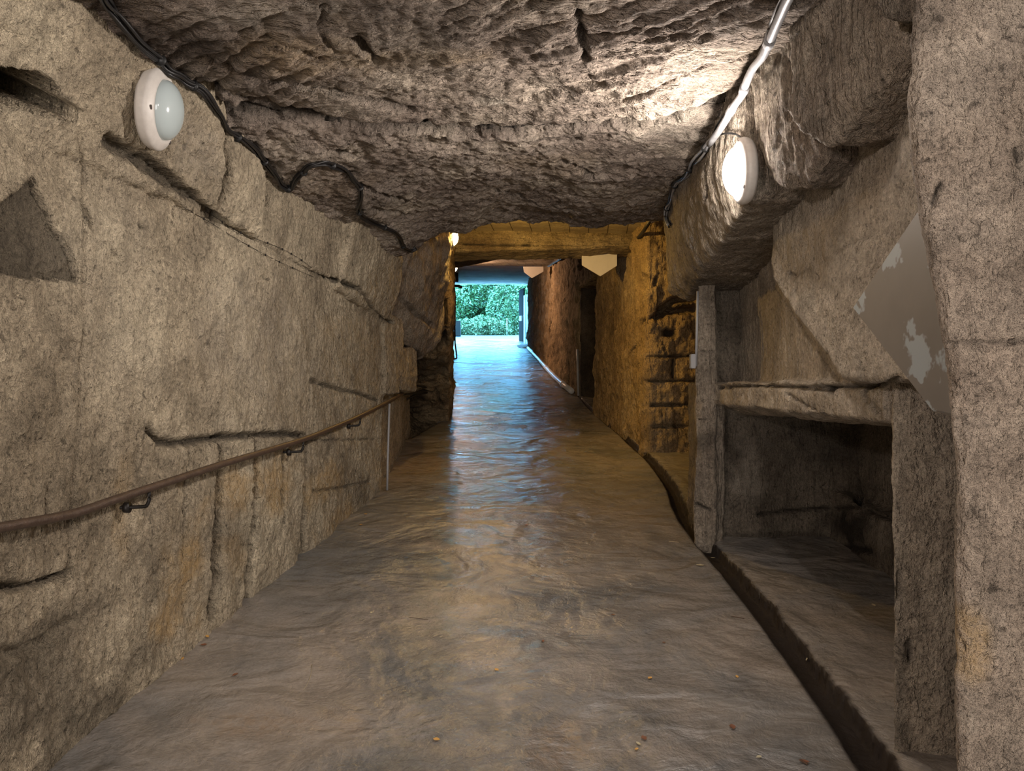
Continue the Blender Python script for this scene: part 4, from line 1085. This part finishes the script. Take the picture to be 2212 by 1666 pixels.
def ground_z(y): return 0.1 * y if y < 47 else 4.7 + (y - 47) * 0.03
def leaf_mat(name, a, b):
    k = NT(name)
    oi = k.noise(6.0, 2)
    k.set(k.b.inputs['Base Color'], k.mix(k.ramp(oi, [(0.35, 0.0), (0.65, 1.0)]), a, b))
    k.b.inputs['Roughness'].default_value = 0.45
    return k.m
GR = [leaf_mat('leaf_green_deep', (0.03, 0.07, 0.02), (0.08, 0.15, 0.045)), leaf_mat('leaf_green_mid', (0.05, 0.11, 0.035), (0.13, 0.20, 0.08)), leaf_mat('leaf_green_pale', (0.09, 0.15, 0.06), (0.21, 0.27, 0.13))]
M['bark'] = plain('bark', (0.12, 0.09, 0.06), 0.9)
def bush(name, label, cat, c, r, n, mat, seed, ls=0.10, trunk=True, group=None):
    rs = np.random.RandomState(seed)
    root = empty(name, (c[0], c[1], ground_z(c[1]))); tag(root, label, cat, group)
    v = rs.normal(size=(n, 3)); v /= np.linalg.norm(v, axis=1)[:, None]
    v[:, 1] = -np.abs(v[:, 1]) * np.where(rs.rand(n) < 0.75, 1, -1)
    bumpy = 1 + 0.28 * fbm(v * 1.7 + seed, 3) + 0.10 * perlin(v * 7 + seed)
    rad = (0.80 + 0.22 * rs.rand(n) ** 0.6) * bumpy
    p = v * rad[:, None] * np.array(r) + np.array(c)
    gz = np.array([ground_z(q) for q in p[:, 1]])
    p = p[p[:, 2] > gz + 0.03]
    n = len(p)
    a = rs.normal(size=(n, 3)); a /= np.linalg.norm(a, axis=1)[:, None]
    b = np.cross(a, rs.normal(size=(n, 3))); b /= np.linalg.norm(b, axis=1)[:, None]
    s = ls * (0.6 + 0.8 * rs.rand(n))[:, None]
    vs = np.stack([p - a * s, p + b * s * 0.45, p + a * s, p - b * s * 0.45], 1).reshape(-1, 3)
    fs = np.arange(n * 4).reshape(-1, 4)
    me = bpy.data.meshes.new('foliage'); me.from_pydata(vs.tolist(), [], fs.tolist()); me.materials.append(mat)
    o = bpy.data.objects.new('foliage', me); col.objects.link(o); put(o, root)
    if trunk:
        z0 = ground_z(c[1]) - 0.05
        tube('trunk', [(c[0], c[1], z0), (c[0] + 0.1, c[1], (z0 + c[2]) / 2), (c[0], c[1], c[2])], [0.16, 0.12, 0.07], M['bark'], root)
    return root
def at_px(u, v, y): 
    q = P(u, v, y); return (q.x, q.y, q.z)
bush('round_tree', 'rounded dense tree in the middle of the view through the exit', 'tree', at_px(1042, 650, 50), (1.35, 1.2, 1.75), 9000, GR[0], 1, 0.10)
bush('low_hedge', 'low clipped hedge beside the road outside the exit', 'hedge', at_px(1045, 712, 47.5), (1.7, 1.0, 0.80), 7000, GR[2], 2, 0.08, False)
bush('large_shrub', 'big pale shrub sloping up on the right outside the exit', 'shrub', at_px(1098, 690, 48.5), (1.5, 1.2, 2.3), 11000, GR[1], 3, 0.09)
bush('feathery_tree', 'feathery blue green tree between the round tree and the big shrub', 'tree', at_px(1072, 640, 52), (1.0, 1.0, 1.5), 6000, GR[2], 4, 0.12)
bush('dark_shrub', 'dark green shrub at the left edge of the exit', 'shrub', at_px(995, 672, 49), (1.0, 1.0, 1.1), 5000, GR[0], 5, 0.10)
bush('tall_tree', 'tall pale tree at the upper left of the view outside', 'tree', at_px(995, 662, 54), (2.0, 1.5, 1.8), 9000, GR[2], 6, 0.12)
bush('tall_tree', 'tall loose tree rising above the shrub at the upper right outside', 'tree', at_px(1110, 665, 56), (2.2, 1.5, 2.0), 9000, GR[1], 7, 0.13)
bush('tall_tree', 'tall dark tree filling the gap behind the round tree', 'tree', at_px(1050, 705, 60), (4.8, 1.5, 3.5), 14000, GR[0], 8, 0.17)
bush('tall_tree', 'broad dark tree farthest away behind all the greenery', 'tree', at_px(1050, 735, 64), (7.5, 1.5, 4.9), 20000, GR[0], 9, 0.22)
tag(plate('waste_bin', [P(979, 693, 44), P(994, 693, 44), P(995, 726, 44), P(979, 726, 44)], 0.5, (0, 1, 0), M['iron'], 0.02), 'dark grey bin standing by the dark shrub outside', 'bin')
tag(tube('marker_post', [P(1095, 727, 45.5), P(1095, 688, 45.5)], 0.022, M['grey_cable']), 'thin white post in front of the big shrub outside', 'post')

# ------------------------------------------------------------------ litter on the floor
def leaflet(u, v, size, mat, label, seed, name='fallen_leaf', grp='dry leaves scattered on the ramp'):
    rnd = random.Random(seed)
    p, n = hit(u, v, 0.0)
    if p is None: return
    a = rnd.uniform(0, 6.28); L = size; Wd = size * rnd.uniform(0.45, 0.7)
    t = Vector((math.cos(a), math.sin(a), 0.0)); t = (t - n * t.dot(n)).normalized(); b = n.cross(t)
    vs, fs = [], []
    N = 8
    for i in range(N + 1):
        f = i / N; w = Wd * math.sin(math.pi * min(1, f * 0.96 + 0.02)) ** 0.8 * (1 + 0.15 * rnd.uniform(-1, 1))
        h = 0.004 + 0.25 * L * (f - 0.5) ** 2
        for s, lift in ((-1, 0.28), (0, 0.0), (1, 0.28)):
            vs.append(p + t * (f - 0.5) * L + b * s * w * 0.5 + n * (h + lift * abs(s) * w * 0.5))
    for i in range(N):
        for j in range(2):
            a_ = i * 3 + j; fs.append((a_, a_ + 1, a_ + 4, a_ + 3))
    o = link_mesh(name, vs, fs, mat)
    tag(o, label, 'leaf', grp)
LV = [(1073, 1449, .026, 'leaf', 'orange leaf near the middle of the ramp, left of the round patch'), (1404, 1467, .026, 'leaf', 'orange leaf right of the round patch on the ramp'), (943, 1600, .026, 'leaf', 'orange leaf lowest on the left half of the ramp'),
      (1592, 1464, .024, 'leaf', 'orange leaf nearest to the drain channel'), (1173, 1387, .026, 'leaf_brown', 'brown curled leaf above the round patch'), (1375, 1621, .018, 'leaf', 'tiny orange leaf beside the pale one at the bottom'),
      (1391, 1597, .030, 'leaf_brown', 'reddish leaf at the bottom of the ramp'), (1379, 1609, .026, 'leaf_pale', 'pale green leaf between reddish and orange ones'), (1582, 1573, .034, 'leaf_brown', 'long reddish leaf at the lower right of the ramp'),
      (1512, 1223, .05, 'leaf_pale', 'greenish leaf cluster beside the channel'), (1639, 1638, .024, 'leaf_pale', 'whitish leaf at the bottom edge right of centre'), (1737, 1648, .034, 'leaf_brown', 'dark leaf at the bottom edge beside the channel'),
      (1434, 1390, .018, 'leaf_brown', 'small brown leaf above the leaf right of the patch'), (1887, 1309, .03, 'leaf_pale', 'pale leaf on the floor of the niche'), (1137, 1136, .03, 'leaf_brown', 'brown leaf on the wet part of the ramp'),
      (1324, 1330, .024, 'leaf_brown', 'thin brown leaf below the pale worn patch'), (448, 1377, .03, 'leaf', 'orange leaf against the foot of the left wall'), (440, 1395, .03, 'leaf_brown', 'brown leaf against the foot of the left wall'),
      (392, 1422, .022, 'leaf', 'pale orange leaf at the wall foot, lowest of the left ones'), (508, 1460, .03, 'leaf_brown', 'dark leaf on the ramp near the left wall'), (790, 1112, .03, 'leaf', 'orange leaf far up along the left wall foot'),
      (780, 1135, .03, 'leaf', 'orange leaf on the ramp below the farthest rail bracket'), (1540, 1207, .03, 'leaf_pale', 'pale leaf on the edge of the channel'), (1745, 1425, .02, 'leaf_pale', 'whitish leaf inside the channel')]
for i, (u, v, s, m_, lb) in enumerate(LV): leaflet(u, v, s, M[m_], lb, i)
def twig(u0, v0, u1, v1, r, mat, label, name='twig', bend=0.01):
    a, n = hit(u0, v0, r); b, _ = hit(u1, v1, r)
    if a is None or b is None: return
    pts = [a.lerp(b, t) + Vector((bend * math.sin(3.14 * t), 0, r)) for t in [i / 8 for i in range(9)]]
    tag(tube(name, pts, r, mat, None, 6), label, 'straw' if name == 'straw' else 'twig')
twig(656, 1492, 674, 1437, 0.0012, M['straw'], 'long pale straw lying on the ramp at lower left', 'straw')
twig(1580, 1333, 1608, 1338, 0.0018, M['twig'], 'short brown twig lying beside the channel', 'twig', 0.0)
twig(1445, 1171, 1466, 1173, 0.002, M['straw'], 'short pale straw near the bend of the channel', 'straw')
twig(1728, 1645, 1744, 1655, 0.003, M['twig'], 'dark stubby twig at the bottom by the channel', 'twig', 0.0)
twig(885, 1335, 925, 1340, 0.001, M['twig'], 'hair thin twig on the middle of the ramp', 'twig', 0.004)
